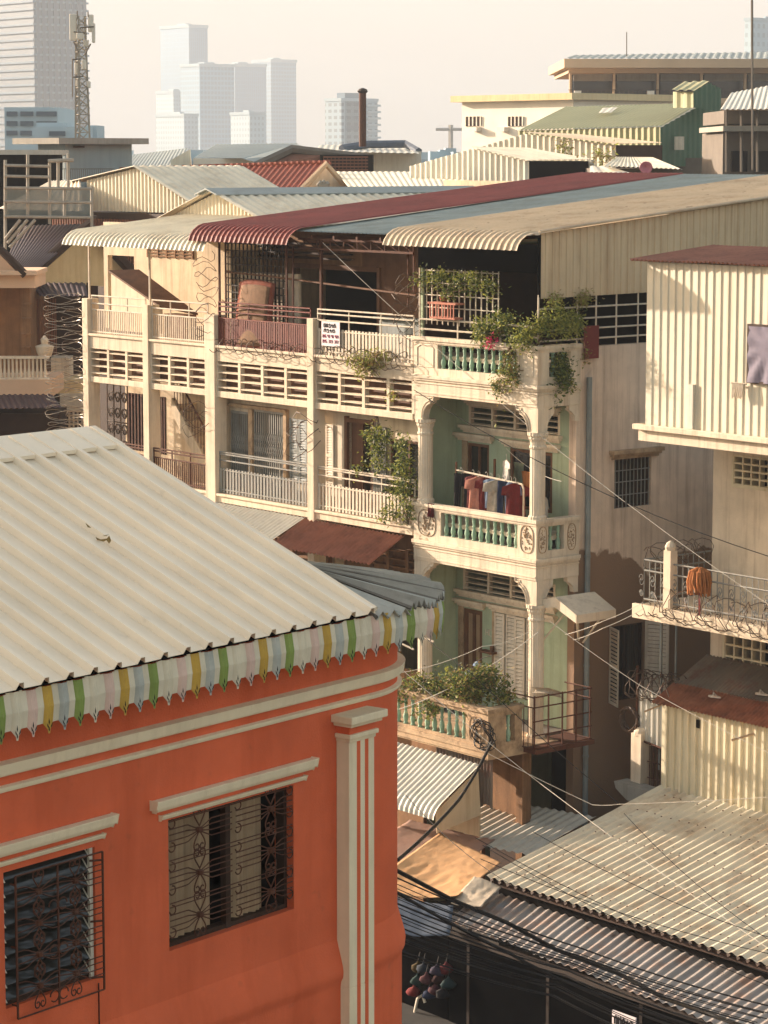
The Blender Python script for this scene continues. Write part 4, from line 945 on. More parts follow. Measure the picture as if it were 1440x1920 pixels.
cloth('tarp', [FA(-1.3, -5.3, 2.4), FA(-2.6, -4.5, 2.3), FA(-3.2, -5.1, 1.95), FA(-1.9, -6.2, 1.95)], 'tarp_blue', 'faded blue tarp at the edge of the stall', 'tarp', .05, 10, 9)
cloth('cloth_bundle', [FA(-2.3, -3.7, 2.7), FA(-2.9, -3.5, 2.6), FA(-3.1, -4.2, 2.35), FA(-2.4, -4.4, 2.3)], 'cloth_beige', 'pale bundle of cloth tucked under the large roof corner', 'cloth', .02, 8, 12)
# ground
m = MB(); m.quad(Vector((-4000, -60, 0)), Vector((4000, -60, 0)), Vector((4000, 6000, 0)), Vector((-4000, 6000, 0))); tag(build('ground', m, 'asphalt'), 'dark ground between the houses', None, kind='structure')
m = MB(); m.box(FA, -2.55, 2.5, -4.6, -4.5, 0, 1.95); m.box(FA, 2.4, 2.5, -4.5, -2, 0, 2.2); tag(build('stall_shade_sheet', m, 'black_cloth_and_shade'), 'black sheet standing for the shaded stall under the orange and blue tarps', 'stall')  # added black sheet behind the bags stands in for the stall's shade
m = MB(); m.box(FA, -13, -2.6, -4.62, -4.55, 0, 1.86); tag(build('canopy_shade_sheet', m, 'black_cloth_and_shade'), 'black sheet standing for the deep shade below the market canopy', 'curtain')  # added black sheet, painted shade under the canopy
# bags hanging at a stall
cl = ['cloth_dim_yellow', 'cloth_dim_blue', 'cloth_purple', 'cloth_maroon', 'cloth_teal', 'cloth_dim_pink', 'cloth_dim_red', 'cloth_dim_green', 'cloth_dark_red', 'cloth_navy', 'cloth_dim_pink', 'cloth_black']  # dim tones carry the stall's shade in the bag colours
for i, c in enumerate(cl):
    px = 783 + (i % 4) * 17 + R_.uniform(-7, 7); py = 1818 + (i // 4) * 20 + R_.uniform(-5, 5); p = hit(px, py, FA(0, -4.75 - .06 * (i % 3), 0), V); m = MB()
    m.lathe(p - Z * .14, [(.03, 0), (.09, .03), (.11, .1), (.09, .19), (.03, .25), (.015, .3)], 14)
    q0 = p.copy()
    for vtx in m.v:
        d_ = vtx - q0; k_ = 1 + .45 * mnoise.noise(vtx * 9 + Vector((i, 0, 0))) + .2 * mnoise.noise(vtx * 22); vtx.x = q0.x + d_.x * k_ * 1.25; vtx.y = q0.y + d_.y * k_; vtx.z = q0.z + d_.z * (.8 + .3 * mnoise.noise(vtx * 6))
    b = thing('hanging_bag', '', 'bag', p - Z * .14, 'bags hanging at the market stall'); build('body', m, c, b, smooth=True)
    q = MB(); q.tube([p + Z * .14, p + Z * .3 + V * .05], .01, 4); build('strap', q, 'ink_black', b)
    row = ['top', 'middle', 'bottom'][i // 4]; b['label'] = '%s bag hanging in the %s row of the dark stall' % (c[6:].replace('_', ' '), row)
m = MB(); m.tube([hit(x, y, FA(0, -4.8, 0), V) for x, y in ((775, 1925), (778, 1895), (783, 1872), (792, 1866), (797, 1880))], .03, 6); tag(build('hose', m, 'white_paint'), 'pale curved hose below the hanging bags', 'hose')
# ---------------------------------------------------------------- laundry on the middle balcony
def garment(name, label, cat, s, v, z, w, h, matn, kind='shirt', rot=.9, seed=0, hanger=True):
    """hanging garment turned by rot about the upright; two shells with folds"""
    t = thing(name, label, cat, FA(s, v, z), 'laundry on the balcony rod')
    d = U * math.cos(rot) + V * math.sin(rot); e = V * math.cos(rot) - U * math.sin(rot); c = FA(s, v, z)
    if kind == 'shirt': prof = [(.18, 0), (.55, -.03), (.95, -.1), (1.15, -.35 * h / w * .5 - .1), (.86, -.26), (.8, -.22), (.78, -h * .6), (.85, -h)]
    elif kind == 'pants': prof = [(.7, 0), (.72, -.08), (.75, -h * .3), (.72, -h * .7), (.7, -h)]
    else: prof = [(.75, 0), (.78, -h * .3), (.74, -h * .7), (.8, -h)]
    rows = []; zs = [p[1] for p in prof]; n = 10; m = MB(); rr = random.Random(seed); ph = rr.random() * 6
    zz = [-h * k for k in (0, .05, .1, .2, .305, .315, .45, .6, .75, .9, 1)]
    def hw(q):
        if kind == 'shirt':
            q_ = -q / h
            return w * (.14 + 4.6 * q_) if q_ < .1 else w * (.6 + .25 * (q_ - .1)) if q_ < .31 else w * (.4 + .08 * q_)
        if kind == 'pants': return w * .42
        return w * (.45 + .04 * math.sin(q * 9))
    vs = []
    for q in zz:
        for sgn in (1, -1):
            for i in range(n + 1):
                x = (i / n * 2 - 1); y = sgn * .022 * (1 if abs(x) < .99 else 0) + .03 * math.sin(x * 8 + ph + q * 2) * min(1, -q * 2.5 + .1) + .012 * math.sin(x * 19 + ph * 2 - q * 5)
                if kind == 'pants' and -q > h * .35 and abs(x) < .12: y *= .1
                vs.append(c + d * (x * hw(q)) + e * y + Z * q)
    W2 = 2 * (n + 1)
    for k in range(10):
        for sg in (0, 1):
            for i in range(n):
                if kind == 'pants' and k > 4 and i in (4, 5): continue
                o = k * W2 + sg * (n + 1) + i; m.f.append([o, o + 1, o + 1 + W2, o + W2]); m.m.append(0)
    m.v = vs; build('fabric', m, matn, t, smooth=True)
    if hanger:
        q = MB(); q.tube([c + d * w * .42 - Z * .1, c + Z * .02, c - d * w * .42 - Z * .1], .008, 4); q.tube([c + Z * .02, c + Z * .1, c + d * .03 + Z * .13, c + d * .05 + Z * .1], .006, 4); build('hanger', q, 'white_cable', t)
rk = thing('laundry_rod', 'white clothes rod on posts leaning out over the middle balcony', 'clothes rod', FA(2, .4, 8.72))
m = MB(); m.tube([FA(2.95, .3, 10.12), FA(.85, .35, 10.0)], .022, 6); m.tube([FA(.85, .35, 10.0), FA(.8, .35, 9.9), FA(.78, .33, 9.2)], .022, 6); build('rod', m, 'rail_white', rk)
m = MB(); m.bar(FA(2.97, .3, 8.74), FA(2.97, .3, 10.3), .025); m.bar(FA(2.2, .75, 8.74), FA(2.2, .75, 10.4), .03); build('post', m, 'brown_wood', rk)
L = [('trousers', 'black trousers hanging leftmost on the balcony rod', 2.78, .5, .9, 'cloth_black', 'pants'), ('shirt', 'maroon shirt hanging behind the salmon top', 2.42, .5, .75, 'cloth_maroon', 'shirt'), ('shirt', 'salmon pink top on the front of the rod', 2.2, .55, .9, 'cloth_salmon', 'shirt'),
     ('shirt', 'dark red shirt between the salmon and patterned tops', 1.97, .5, .8, 'cloth_dark_red', 'shirt'), ('shirt', 'blue and white patterned shirt beside the beige one', 1.8, .5, .65, 'cloth_blue_white', 'shirt'), ('shirt', 'loose beige shirt in the middle of the rod', 1.58, .58, .85, 'cloth_beige', 'shirt'),
     ('trousers', 'navy trousers right of the beige shirt', 1.36, .45, .8, 'cloth_navy', 'pants'), ('shirt', 'blue patterned top with red sleeve near the rod end', 1.18, .48, .85, 'cloth_blue_white', 'shirt'), ('shirt', 'red shirt hanging last on the rod end', 1.02, .5, .9, 'cloth_dark_red', 'shirt')]
for i, (nm, lb, s, w, h, mt, k) in enumerate(L): garment(nm, lb, nm, s, .32 + .02 * (i % 2), 10.06 - .05 * (2.9 - s) * .5, w, h, mt, k, -.35 + .3 * math.sin(i * 2.1), i)
garment('cloth', 'orange cloth slung over the inner clothesline', 'cloth', 1.25, .85, 10.2, .5, .5, 'cloth_orange', 'cloth', .2, 21, False); garment('cloth', 'grey green cloth on the inner clothesline beside the orange one', 'cloth', 1.62, .95, 10.35, .5, .55, 'cloth_green_grey', 'cloth', .2, 22, False)
garment('shirt', 'white vest hanging high on the inner line', 'shirt', 1.75, .7, 10.42, .42, .55, 'cloth_white', 'shirt', .4, 23); garment('dress', 'long brown skirt hanging by the dark window', 'skirt', .85, .7, 9.85, .5, 1.0, 'cloth_maroon', 'cloth', .5, 24, False)
garment('shirt', 'white shirt hung right beside the column', 'shirt', .36, .55, 9.75, .5, .9, 'cloth_white', 'shirt', .9, 25)
m = MB(); m.tube(sag(FA(2.1, 1.0, 10.62), FA(.1, .8, 10.1), .12), .008, 4); tag(build('clothesline', m, 'white_cable'), 'thin clothesline across the balcony recess', 'clothesline')
garment('cloth', 'small dark cloth draped over the balcony coping', 'cloth', 3.45, -.02, 9.35, .25, .3, 'cloth_maroon', 'cloth', 0, 31, False)
# sign, mat and other things on the row
sg = thing('rent_banner', 'white banner with black script and pink phone numbers tied to the terrace rail', 'banner', FA(7.2, 0, 12.6), None)
BX0, BX1 = pv(604, 600, .02)[0], pv(638, 600, .02)[0]; BZ1, BZ0 = pv(620, 603, .02)[1], pv(620, 649, .02)[1]
m = MB(); m.box(FA, BX1, BX0, .0, .012, BZ0, BZ1); build('cloth', m, 'sign_white', sg)
def glyphs(rows, T, matn, par, name='lettering'):
    """rows of (text, height, z, x0, x1): strokes drawn from a small stroke font"""
    FT = {'0': [[(0, 0), (1, 0), (1, 2), (0, 2), (0, 0)]], '1': [[(.2, 1.6), (.6, 2), (.6, 0)]], '2': [[(0, 2), (1, 2), (1, 1), (0, 1), (0, 0), (1, 0)]], '3': [[(0, 2), (1, 2), (1, 0), (0, 0)], [(.2, 1), (1, 1)]], '5': [[(1, 2), (0, 2), (0, 1), (1, 1), (1, 0), (0, 0)]], '6': [[(1, 2), (0, 2), (0, 0), (1, 0), (1, 1), (0, 1)]],
          '7': [[(0, 2), (1, 2), (.4, 0)]], '8': [[(0, 0), (1, 0), (1, 2), (0, 2), (0, 0)], [(0, 1), (1, 1)]], '9': [[(1, 0), (1, 2), (0, 2), (0, 1), (1, 1)]], ' ': [],
          'a': [[(0, 0), (0, 1.4), (.5, 2), (1, 1.4), (1, 0)], [(.5, .4), (.5, 1)]], 'b': [[(0, 1.6), (.5, 2), (1, 1.6), (.6, 1), (1, .4), (1, 0), (.3, 0)]], 'c': [[(0, 2), (0, .2), (.5, 0), (1, .3), (1, 1.5)], [(.3, 1.7), (1, 2)]], 'd': [[(.1, 1.2), (.5, 1.8), (.9, 1.2), (.5, .8), (.1, 1.2)], [(.5, .5), (.9, 0)]], 'e': [[(0, 0), (0, 1.5), (1, 1.5), (1, 0)], [(.2, 2), (.9, 2)]],
          'H': [[(0, 0), (0, 2)], [(1, 0), (1, 2)], [(0, 1), (1, 1)]], 'C': [[(1, 2), (0, 2), (0, 0), (1, 0)]], 'E': [[(1, 2), (0, 2), (0, 0), (1, 0)], [(0, 1), (.8, 1)]]}
    m = MB()
    for text, h, z, x0, x1, r in rows:
        n = len(text); st = (x1 - x0) / n
        for k, ch_ in enumerate(text):
            for stroke in FT.get(ch_, []): m.tube([T(x0 + st * (k + a * .62 + .15), z + b * h / 2) for a, b in stroke], r, 4)
    return build(name, m, matn, par)
TB = lambda x, z: FA(x, -.004, z)
bw = BX0 - BX1; bh = BZ1 - BZ0
glyphs([('cabde', bh * .15, BZ0 + bh * .76, BX0 - bw * .12, BX1 + bw * .2, .012), ('ebdc', bh * .13, BZ0 + bh * .56, BX0 - bw * .12, BX1 + bw * .25, .012)], TB, 'ink_black', sg, 'script')
glyphs([('096 93 90 969', bh * .12, BZ0 + bh * .34, BX0 - bw * .06, BX1 + bw * .06, .007), ('095 373 377', bh * .12, BZ0 + bh * .13, BX0 - bw * .06, BX1 + bw * .06, .008)], TB, 'ink_red', sg, 'phone_number')
glyphs([('ecadb', .15, 1.52, -8.06, -8.55, .014), ('012 893', .12, 1.32, -8.06, -8.55, .01)], lambda x, z: FA(x, -5.36, z), 'ink_black', sb)
glyphs([('HCE', .14, 6.32, 2.98, 2.62, .009)], lambda x, z: FA(x, 1.19, z), 'white_paint', ch, 'wall_lettering')
ml = thing('straw_mat', 'rolled-out straw mat with red border leaning on the lattice', 'mat', FA(10.6, .6, 12.45))
m = MB()
def matpt(a, b): return FA(11.1 - a * 1.45, .12 + .22 * b - .1 * math.sin(a * 3.1), 12.45 + b * 1.6 - .08 * (2 * a - 1) ** 2 * (b > .9))
def mgrid(mb, a0, a1, b0, b1, off, n=10):
    vs = [matpt(a0 + (a1 - a0) * i / n, b0 + (b1 - b0) * j / n) - V * off for i in range(n + 1) for j in range(n + 1)]
    mb.add(vs, [(i * (n + 1) + j, (i + 1) * (n + 1) + j, (i + 1) * (n + 1) + j + 1, i * (n + 1) + j + 1) for i in range(n) for j in range(n)])
mgrid(m, 0, 1, 0, 1, 0); build('border', m, 'mat_edge', ml, smooth=True, solid=.02)
m = MB(); mgrid(m, .1, .9, .02, .93, .018); build('weave', m, 'mat_straw', ml, smooth=True, solid=.01)
m = MB(); m.tube([FA(10.0, .3, 14.15), FA(4.5, .4, 13.9)], .025, 6); m.bar(FA(11.5, .2, 14.2), FA(10, .3, 14.15), .02); tag(build('bamboo_pole', m, 'brown_wood'), 'long thin pole slung across the two terraces', 'pole')
m = MB(); m.lathe(FA(13.3, .8, 12.42), [(.3, 0), (.42, .3), (.45, .32), (.4, .3)], 16); tag(build('basin', m, 'concrete_dark'), 'dark grey basin behind the far terrace railing', 'basin')
m = MB(); m.box(FA, 5.0, 6.8, 1.2, 1.3, 12.42, 13.25); m.box(FA, 4.9, 6.9, 1.1, 1.4, 13.25, 13.3); tag(build('counter', m, 'grey_paint'), 'pale counter standing on the terrace behind slatted rail', 'counter')
for i, (s, z) in enumerate(((6.35, 9.75), (6.0, 9.6))):
    m = MB(); m.lathe(FA(s, .2, z), [(.07, 0), (.12, .14), (.13, .15)], 10); tag(build('hanging_pot', m, 'dark_wood'), ['dark pot hanging in front of the folding gate', 'dark pot hanging lower beside the vine'][i], 'pot')
pb = thing('planter_basket', 'pinkish slatted planter basket hung on the terrace rail', 'planter', FA(3.1, .0, 13.6))
m = MB()
for i in range(9): s = 2.68 + i * .1; m.box(FA, s - .012, s + .012, -.05, -.03, 13.5, 13.78)
m.box(FA, 2.6, 3.55, -.06, .2, 13.78, 13.82); m.box(FA, 2.65, 3.5, -.04, .2, 13.46, 13.5); build('basket', m, 'cloth_salmon', pb)
m = MB(); m.lathe(FA(3.15, .08, 13.82), [(.07, 0), (.1, .1), (.11, .12)], 10); build('pot', m, 'terracotta', pb)
m = MB(); m.box(FA, -.02, .03, 1.35, 1.75, 12.7, 13.4); tag(build('red_cloth', m, 'plastic_red'), 'red cloth hung over the side terrace bars', 'cloth')
m = MB()
for k in range(14): m.tube([FA(-5.05 - k * .022, .6, 12.55), FA(-5.05 - k * .022 + R_.uniform(-.03, .03), .57, 12.25 + R_.uniform(0, .06))], .012, 4)
m.bar(FA(-5.0, .62, 12.56), FA(-5.4, .62, 12.56), .02); tag(build('mop', m, 'cloth_beige'), 'stringy mop head hung below the purple curtained window', 'mop')
m = MB()
for k in range(90):
    a = R_.uniform(0, 6.28); r_ = R_.uniform(.05, .26); o = FA(-4.25, .58, 8.75)
    m.tube([o + Vector((.2 * r_ * math.cos(a), .2 * r_ * math.sin(a), .02)), o + Vector((.8 * r_ * math.cos(a), .8 * r_ * math.sin(a), -.05)), o + Vector((r_ * math.cos(a), r_ * math.sin(a), -.25)), o + Vector((r_ * .9 * math.cos(a + .2), r_ * .9 * math.sin(a + .2), -R_.uniform(.35, .55)))], .022, 4)
mo = thing('mop', 'shaggy orange mop standing head-up on the wired balcony', 'mop', FA(-4.25, .6, 7.8)); build('head', m, 'cloth_orange', mo)
m = MB(); m.bar(FA(-4.25, .6, 7.8), FA(-4.25, .6, 8.5), .03); build('handle', m, 'plastic_red', mo)
for i, (a, b) in enumerate((((1340, 1310), 'white slipper lying left on the rusty roof'), ((1428, 1305), 'white sandal lying right on the lean-to roof'))):
    c = hit(a[0], a[1], FA(0, 1.75, 6.02), (Z * 1 - V * .5).normalized()); m = MB()
    m.prism([c + U * (.17 * math.cos(t)) + V * (.07 * math.sin(t) * (1.2 if math.cos(t) > 0 else .8)) + Z * .03 for t in [k * .4 for k in range(16)]], Z * .025); m.tube([c + V * .06 + Z * .05, c + Z * .12 + U * .04, c - V * .06 + Z * .05], .015, 5)
    tag(build('slipper', m, 'cloth_white'), b, 'slipper')
for i, (px, py) in enumerate(((895, 1248), (880, 1265))):
    p = at(px, py, 56.2); m = MB(); m.lathe(p, [(.02, .09), (.05, .08), (.09, .03), (.1, 0), (.09, .005)], 12); lo_ = thing('outdoor_lamp', ['pale blue lamp shade higher on the balcony pole', 'pale blue lamp shade lower on the balcony pole'][i], 'lamp', p); build('shade', m, 'cloth_blue_white', lo_)
    q = MB(); q.tube([p + Z * .09, p + Z * .2 - U * .2, p + Z * .3 - U * .5], .008, 4); build('arm', q, 'dark_iron', lo_)
m = MB(); m.box(FA, 2.55, 3.0, 1.0, 1.19, 5.95, 6.0); m.bar(FA(2.65, 1.1, 6.0), FA(2.65, 1.1, 6.12), .05, 0, 10); tag(build('wall_shelf', m, 'brown_wood'), 'little brown shelf with pot on the green wall', 'shelf')
m = MB(); m.prism([FA(-.62, -.2, 5.72), FA(-.3, -.3, 5.7), FA(-.2, .1, 5.6), FA(-.5, .3, 5.55)], Z * .12); tag(build('sack', m, 'cloth_beige', None, bevel=.05), 'pale sack lying on top of the iron cage', 'sack')
m = MB(); m.tube([FA(4.6, -1.5, 5.5), FA(4.6, -1.5, 7.0)], .02, 5); m.tube([FA(5.0, -1.6, 6.9), FA(2.5, -1.3, 6.35)], .02, 5); m.tube([FA(4.9, -1.1, 7.0), FA(2.3, -.9, 6.5)], .02, 5); tag(build('drying_rack', m, 'rail_white'), 'thin drying rack of poles above the lowest balcony', 'rack')
# ---------------------------------------------------------------- plants
PG = 'plants on the corner house balconies'
b = lambda s, v, z, a, bb, c: (*FA(s, v, z), a, bb, c)
plant('shrub', 'large yellow-green shrub spilling over the top balcony corner', 'plant', FA(.05, .0, 13.03), [b(.25, -.1, 13.3, .28, .2, .25), b(-.1, .1, 13.5, .3, .25, .3), b(-.25, .5, 13.55, .25, .3, .32), b(-.05, 1.0, 13.45, .2, .3, .3), b(.5, -.1, 13.15, .2, .15, .2), b(.2, -.1, 13.05, .2, .15, .15), b(-.2, .3, 13.9, .12, .2, .15)], 2600, .05, ['leaf_light', 'leaf_light', 'leaf_dark'], PG, None, None, 3)
plant('flowering_plant', 'smaller plant with a pink bloom on the top balcony rail', 'plant', FA(1.4, .1, 13.03), [b(1.5, -.05, 13.3, .4, .25, .3), b(1.1, 0, 13.45, .3, .25, .25), b(1.75, 0, 13.2, .2, .2, .2)], 1320, .055, ['leaf_light', 'leaf_dark'], PG, b(1.22, -.18, 13.08, .12, .1, .09), None, 5)
plant('hanging_vine', 'vine trailing down over the green balusters of the top balcony', 'plant', FA(.75, -.1, 13.0), [b(.75, -.12, 12.6, .14, .1, .4), b(.95, -.1, 12.3, .12, .08, .3), b(1.2, -.1, 12.1, .14, .06, .25), b(.6, -.12, 12.35, .12, .08, .3), b(1.1, -.1, 11.75, .03, .04, .35)], 924, .05, ['leaf_light', 'leaf_dry', 'leaf_dark'], PG, None, None, 6)
plant('hanging_fern', 'dark fern hanging from the side opening of the top balcony', 'plant', FA(0, .6, 12.85), [b(-.06, .6, 12.55, .14, .3, .3), b(-.08, .75, 12.25, .1, .2, .2), b(-.05, .5, 11.95, .03, .1, .3)], 1320, .055, ['leaf_dark', 'leaf_dark', 'leaf_light'], PG, None, None, 7)
plant('potted_plant', 'row of leafy pots on the rail under the rolled tan eave', 'plant', FA(3.2, .05, 14.0), [b(3.75, 0, 14.3, .3, .2, .2), b(3.2, 0, 14.35, .35, .2, .25), b(2.6, 0, 14.25, .3, .2, .25), b(2.0, 0, 14.35, .35, .2, .25), b(1.55, 0, 14.2, .25, .2, .25), b(2.9, 0, 14.05, .25, .2, .2)], 1500, .05, ['leaf_light', 'leaf_dark'], PG, None, None, 8)
plant('dry_vine', 'thin straggly vine arching over the side terrace bars', 'plant', FA(-.05, .9, 13.4), [b(-.1, 1.2, 14.0, .2, .4, .15), b(-.1, .4, 14.0, .15, .3, .15), b(-.05, 1.3, 12.8, .08, .12, .3)], 528, .045, ['leaf_light', 'leaf_dry'], PG, None, None, 9)
plant('bush', 'dense dark bush growing over the lowest balcony rail', 'plant', FA(.9, -1.5, 5.5), [b(1.1, -1.4, 5.8, .5, .35, .35), b(.4, -1.5, 5.9, .5, .35, .4), b(1.9, -1.6, 5.7, .45, .3, .25), b(.1, -1.3, 6.1, .4, .35, .35), b(2.5, -1.7, 5.5, .35, .25, .2), b(-.1, -1.0, 5.7, .35, .3, .3), b(1.4, -1.75, 5.3, .4, .2, .2)], 4620, .06, ['leaf_dark', 'leaf_dark', 'leaf_light', 'leaf_dry'], PG, None, None, 10)
plant('climbing_vine', 'green vine climbing beside the corner column on the cream balcony', 'plant', FA(4.25, -.02, 8.8), [b(4.35, -.1, 9.6, .25, .15, .3), b(4.3, -.1, 10.1, .2, .15, .35), b(4.45, -.05, 10.6, .2, .15, .25), b(4.2, -.12, 9.2, .25, .15, .25), b(4.75, -.05, 9.0, .3, .12, .15), b(4.6, -.05, 10.0, .2, .1, .2)], 1300, .06, ['leaf_light', 'leaf_dark'], None, None, None, 11)
plant('hanging_vine', 'leafy vine hanging from the concrete ventilators left of the column', 'plant', FA(5.5, .1, 11.2), [b(5.55, 0, 10.75, .16, .1, .2), b(5.4, 0, 10.4, .14, .1, .25), b(5.15, 0, 10.7, .16, .1, .15), b(5.35, 0, 10.1, .1, .1, .2), b(6.15, .1, 9.9, .12, .1, .1)], 836, .06, ['leaf_light', 'leaf_dark'], None, None, None, 12)
plant('creeper', 'bright creeper on the ledge below the banner', 'plant', FA(5.8, -.1, 12.42), [b(5.9, -.12, 12.4, .3, .12, .15), b(5.45, -.12, 12.4, .35, .12, .15), b(5.65, -.12, 12.2, .3, .1, .12), b(5.1, -.1, 12.5, .25, .1, .15), b(4.7, -.08, 11.7, .08, .06, .2)], 924, .06, ['leaf_light', 'leaf_light', 'leaf_dry'], None, None, None, 13)
plant('potted_plant', 'spiky potted plant behind the slatted cream railing', 'plant', FA(5.3, .7, 8.8), [b(5.3, .7, 9.4, .3, .2, .2), b(4.9, .6, 9.3, .25, .2, .2)], 308, .13, ['leaf_dark', 'leaf_light'], None, None, None, 14, (.16, .3))
# ---------------------------------------------------------------- razor wire
WG = 'coils of razor wire'
def wire(label, pts, r=.009, matn='wire_iron', barbs=True, seed=1):
    m = MB(); m.tube(pts, r, 4)
    tag(build('razor_wire', m, matn), label, 'razor wire', WG)
wire('upright razor wire coil standing clear of the far terrace corner', spiral(FA(18.9, .2, 9.4), (0, 0, 1), 4.0, .5, 26, .1, 16), .006, 'steel_wire')
wire('upright razor wire coil close to the end post of the row', spiral(FA(18.1, .1, 8.9), (0, 0, 1), 4.2, .36, 20, .12, 16), .006, 'wire_iron')
wire('razor wire coil along the ledge under the red railing', spiral(FA(11.6, -.12, 12.45), -U, 3.6, .17, 13, .3, 12), .009)
wire('razor wire coil along the ledge under the banner rail', spiral(FA(7.6, -.12, 12.45), -U, 3.4, .19, 13, .3, 12), .009)
wire('tangled wire climbing beside the terrace post under the red eave', spiral(FA(12.0, -.05, 12.6), (0, 0, 1), 2.0, .25, 7, .3, 12), .008)
wire('tangled wire beside the corner house terrace', spiral(FA(4.3, 0, 12.9), (0, 0, 1), 1.5, .3, 7, .35, 12), .008)
wire('loose wire loops on the post between shutter and vent', spiral(FA(7.9, -.15, 10.1), (0, .2, 1), .9, .35, 4, .4, 12), .009)
wire('loose wire loops on the thick post of the row', spiral(FA(12.1, -.3, 10.2), (0, .2, 1), .8, .3, 3, .3, 12), .008)
wire('razor wire coil wrapping the ornate balcony of the corrugated house', spiral(FA(-3.0, .55, 7.95), -U, 6.0, .3, 20, .3, 12), .01)
wire('razor wire coil along the balcony slab edge of the corrugated house', spiral(FA(-2.6, .5, 7.75), -U, 6.5, .14, 22, .3, 10), .009)
wire('bundled wire on top of the white tin fence', spiral(FA(-1.2, 1.7, 5.85), -U, 1.4, .3, 14, .3, 12), .012)
wire('round coil of wire hung on the tin fence post', spiral(FA(-1.15, 1.65, 5.0), V, .12, .26, 12, .15, 14), .012)
wire('wire coil hung on the stained balcony corner', spiral(FA(-.35, -1.85, 5.0), V, .15, .28, 7, .3, 14), .012, 'black_cable')
wire('wire coils on the alley side balcony corner', spiral(FA(-2.4, .9, 8.75), V, 1.8, .22, 9, .3, 12), .009)
# ---------------------------------------------------------------- cables
CG = 'cables strung across the street'
def cable(label, pts, r, matn, d=.0):
    P = [at(*p) for p in pts]
    out = []
    for i in range(len(P) - 1): out += sag(P[i], P[i + 1], d / max(1, len(P) - 1), 10)[(1 if i else 0):]
    m = MB(); m.tube(out, r, 5); tag(build('overhead_cable', m, matn), label, 'cable', CG)
cable('long pale cable from the grey roof truss down to the right-hand balcony', [(605, 455, 61.5), (1450, 1140, 51)], .006, 'white_cable', .35)
cable('thin dark cable crossing the side wall of the corner house', [(776, 731, 58), (1450, 1046, 51)], .009, 'black_cable', .3)
cable('white cable passing the concrete hood down to the shed', [(1030, 1164, 55.2), (1200, 1285, 53.5), (1450, 1416, 51)], .006, 'white_cable', .05)
cable('white cable running from the orange corner over the big roof', [(742, 1245, 55), (1013, 1469, 53), (1460, 1792, 46)], .006, 'white_cable', .08)
cable('kinked white cable meeting the edge of the big roof', [(900, 1405, 54), (1111, 1509, 52.4), (1160, 1508, 52), (1450, 1494, 50)], .006, 'white_cable', .05)
cable('dark cable rising from the roof edge past the alley', [(1160, 1506, 52.2), (880, 1260, 54.5), (760, 1160, 57)], .008, 'black_cable', .1)
cable('upper pale wire from the balcony slab to the concrete hood', [(1205, 1130, 54), (1130, 1165, 54.3), (1060, 1190, 55.5)], .006, 'white_cable', .05)
cable('lower pale wire from the balcony slab to the concrete hood', [(1205, 1142, 54), (1130, 1178, 54.3), (1075, 1200, 55.5)], .006, 'white_cable', .05)
cable('thick twisted black cable dropping from the stained balcony', [(922, 1392, 54), (860, 1500, 51), (746, 1612, 46)], .035, 'black_cable', .1)
cable('thickest black cable sweeping along the market street', [(735, 1628, 44), (851, 1689, 45), (952, 1731, 45.3), (1041, 1780, 45.2), (1160, 1826, 44.6), (1244, 1871, 44), (1450, 1945, 42)], .04, 'black_cable', .0)
cable('second thick black cable below the market canopy edge', [(735, 1668, 44), (960, 1790, 44), (1080, 1848, 43.5), (1300, 1925, 42.5)], .03, 'black_cable', .1)
cable('white cable hanging low over the stained balcony', [(748, 1262, 57), (905, 1212, 56), (1000, 1180, 55.8)], .006, 'white_cable', .15)
cable('pale line below the lowest balcony railing', [(748, 1330, 56), (880, 1270, 55.5), (1010, 1185, 55.5)], .009, 'white_cable', .1)
nth = ['first', 'second', 'third', 'fourth', 'fifth', 'sixth', 'seventh', 'eighth', 'ninth', 'tenth', 'eleventh', 'twelfth', 'thirteenth', 'fourteenth', 'fifteenth', 'sixteenth', 'seventeenth', 'eighteenth', 'nineteenth', 'twentieth']
for i in range(20):
    y0 = 1645 + i * 7 + R_.uniform(-6, 6); y1 = 1890 + i * 6 + R_.uniform(-12, 12); x1 = 1450 - i * 6
    cable('%s thin black cable from the top of the bundle along the market street' % nth[i], [(735, y0, 45 - .1 * i), (735 + (x1 - 735) * .5, (y0 + y1) / 2 + 14 - 2 * i, 44.6 - .1 * i), (x1, y1, 42.5 - .1 * i)], .008 + .006 * (i % 3 == 0), 'black_cable', .12)
for i, (p, q) in enumerate((((890, 1570, 49), (1450, 1830, 45)), ((905, 1585, 49), (1450, 1852, 45)), ((900, 1610, 48.5), (1450, 1790, 45.5)), ((1000, 1560, 49), (1450, 1760, 45.5)), ((1170, 1525, 50), (1450, 1768, 46)), ((760, 1490, 53), (960, 1660, 48)))):
    cable('%s fine wire from the top running over the big cream roof' % nth[i], [p, q], .007, 'black_cable', .15)
# stray dead leaves on the ribbed roof
c = hit(184, 1016, RF(0, EV, EZ), (NV * -sl + Z).normalized()); m = MB()
leaves(m, [(*(c + Z * .05), .08, .05, .02)], 10, .06, (0,), 3); tag(build('dead_leaf', m, 'leaf_dry'), 'curled dead leaf lying on the ribbed roof', 'leaf')
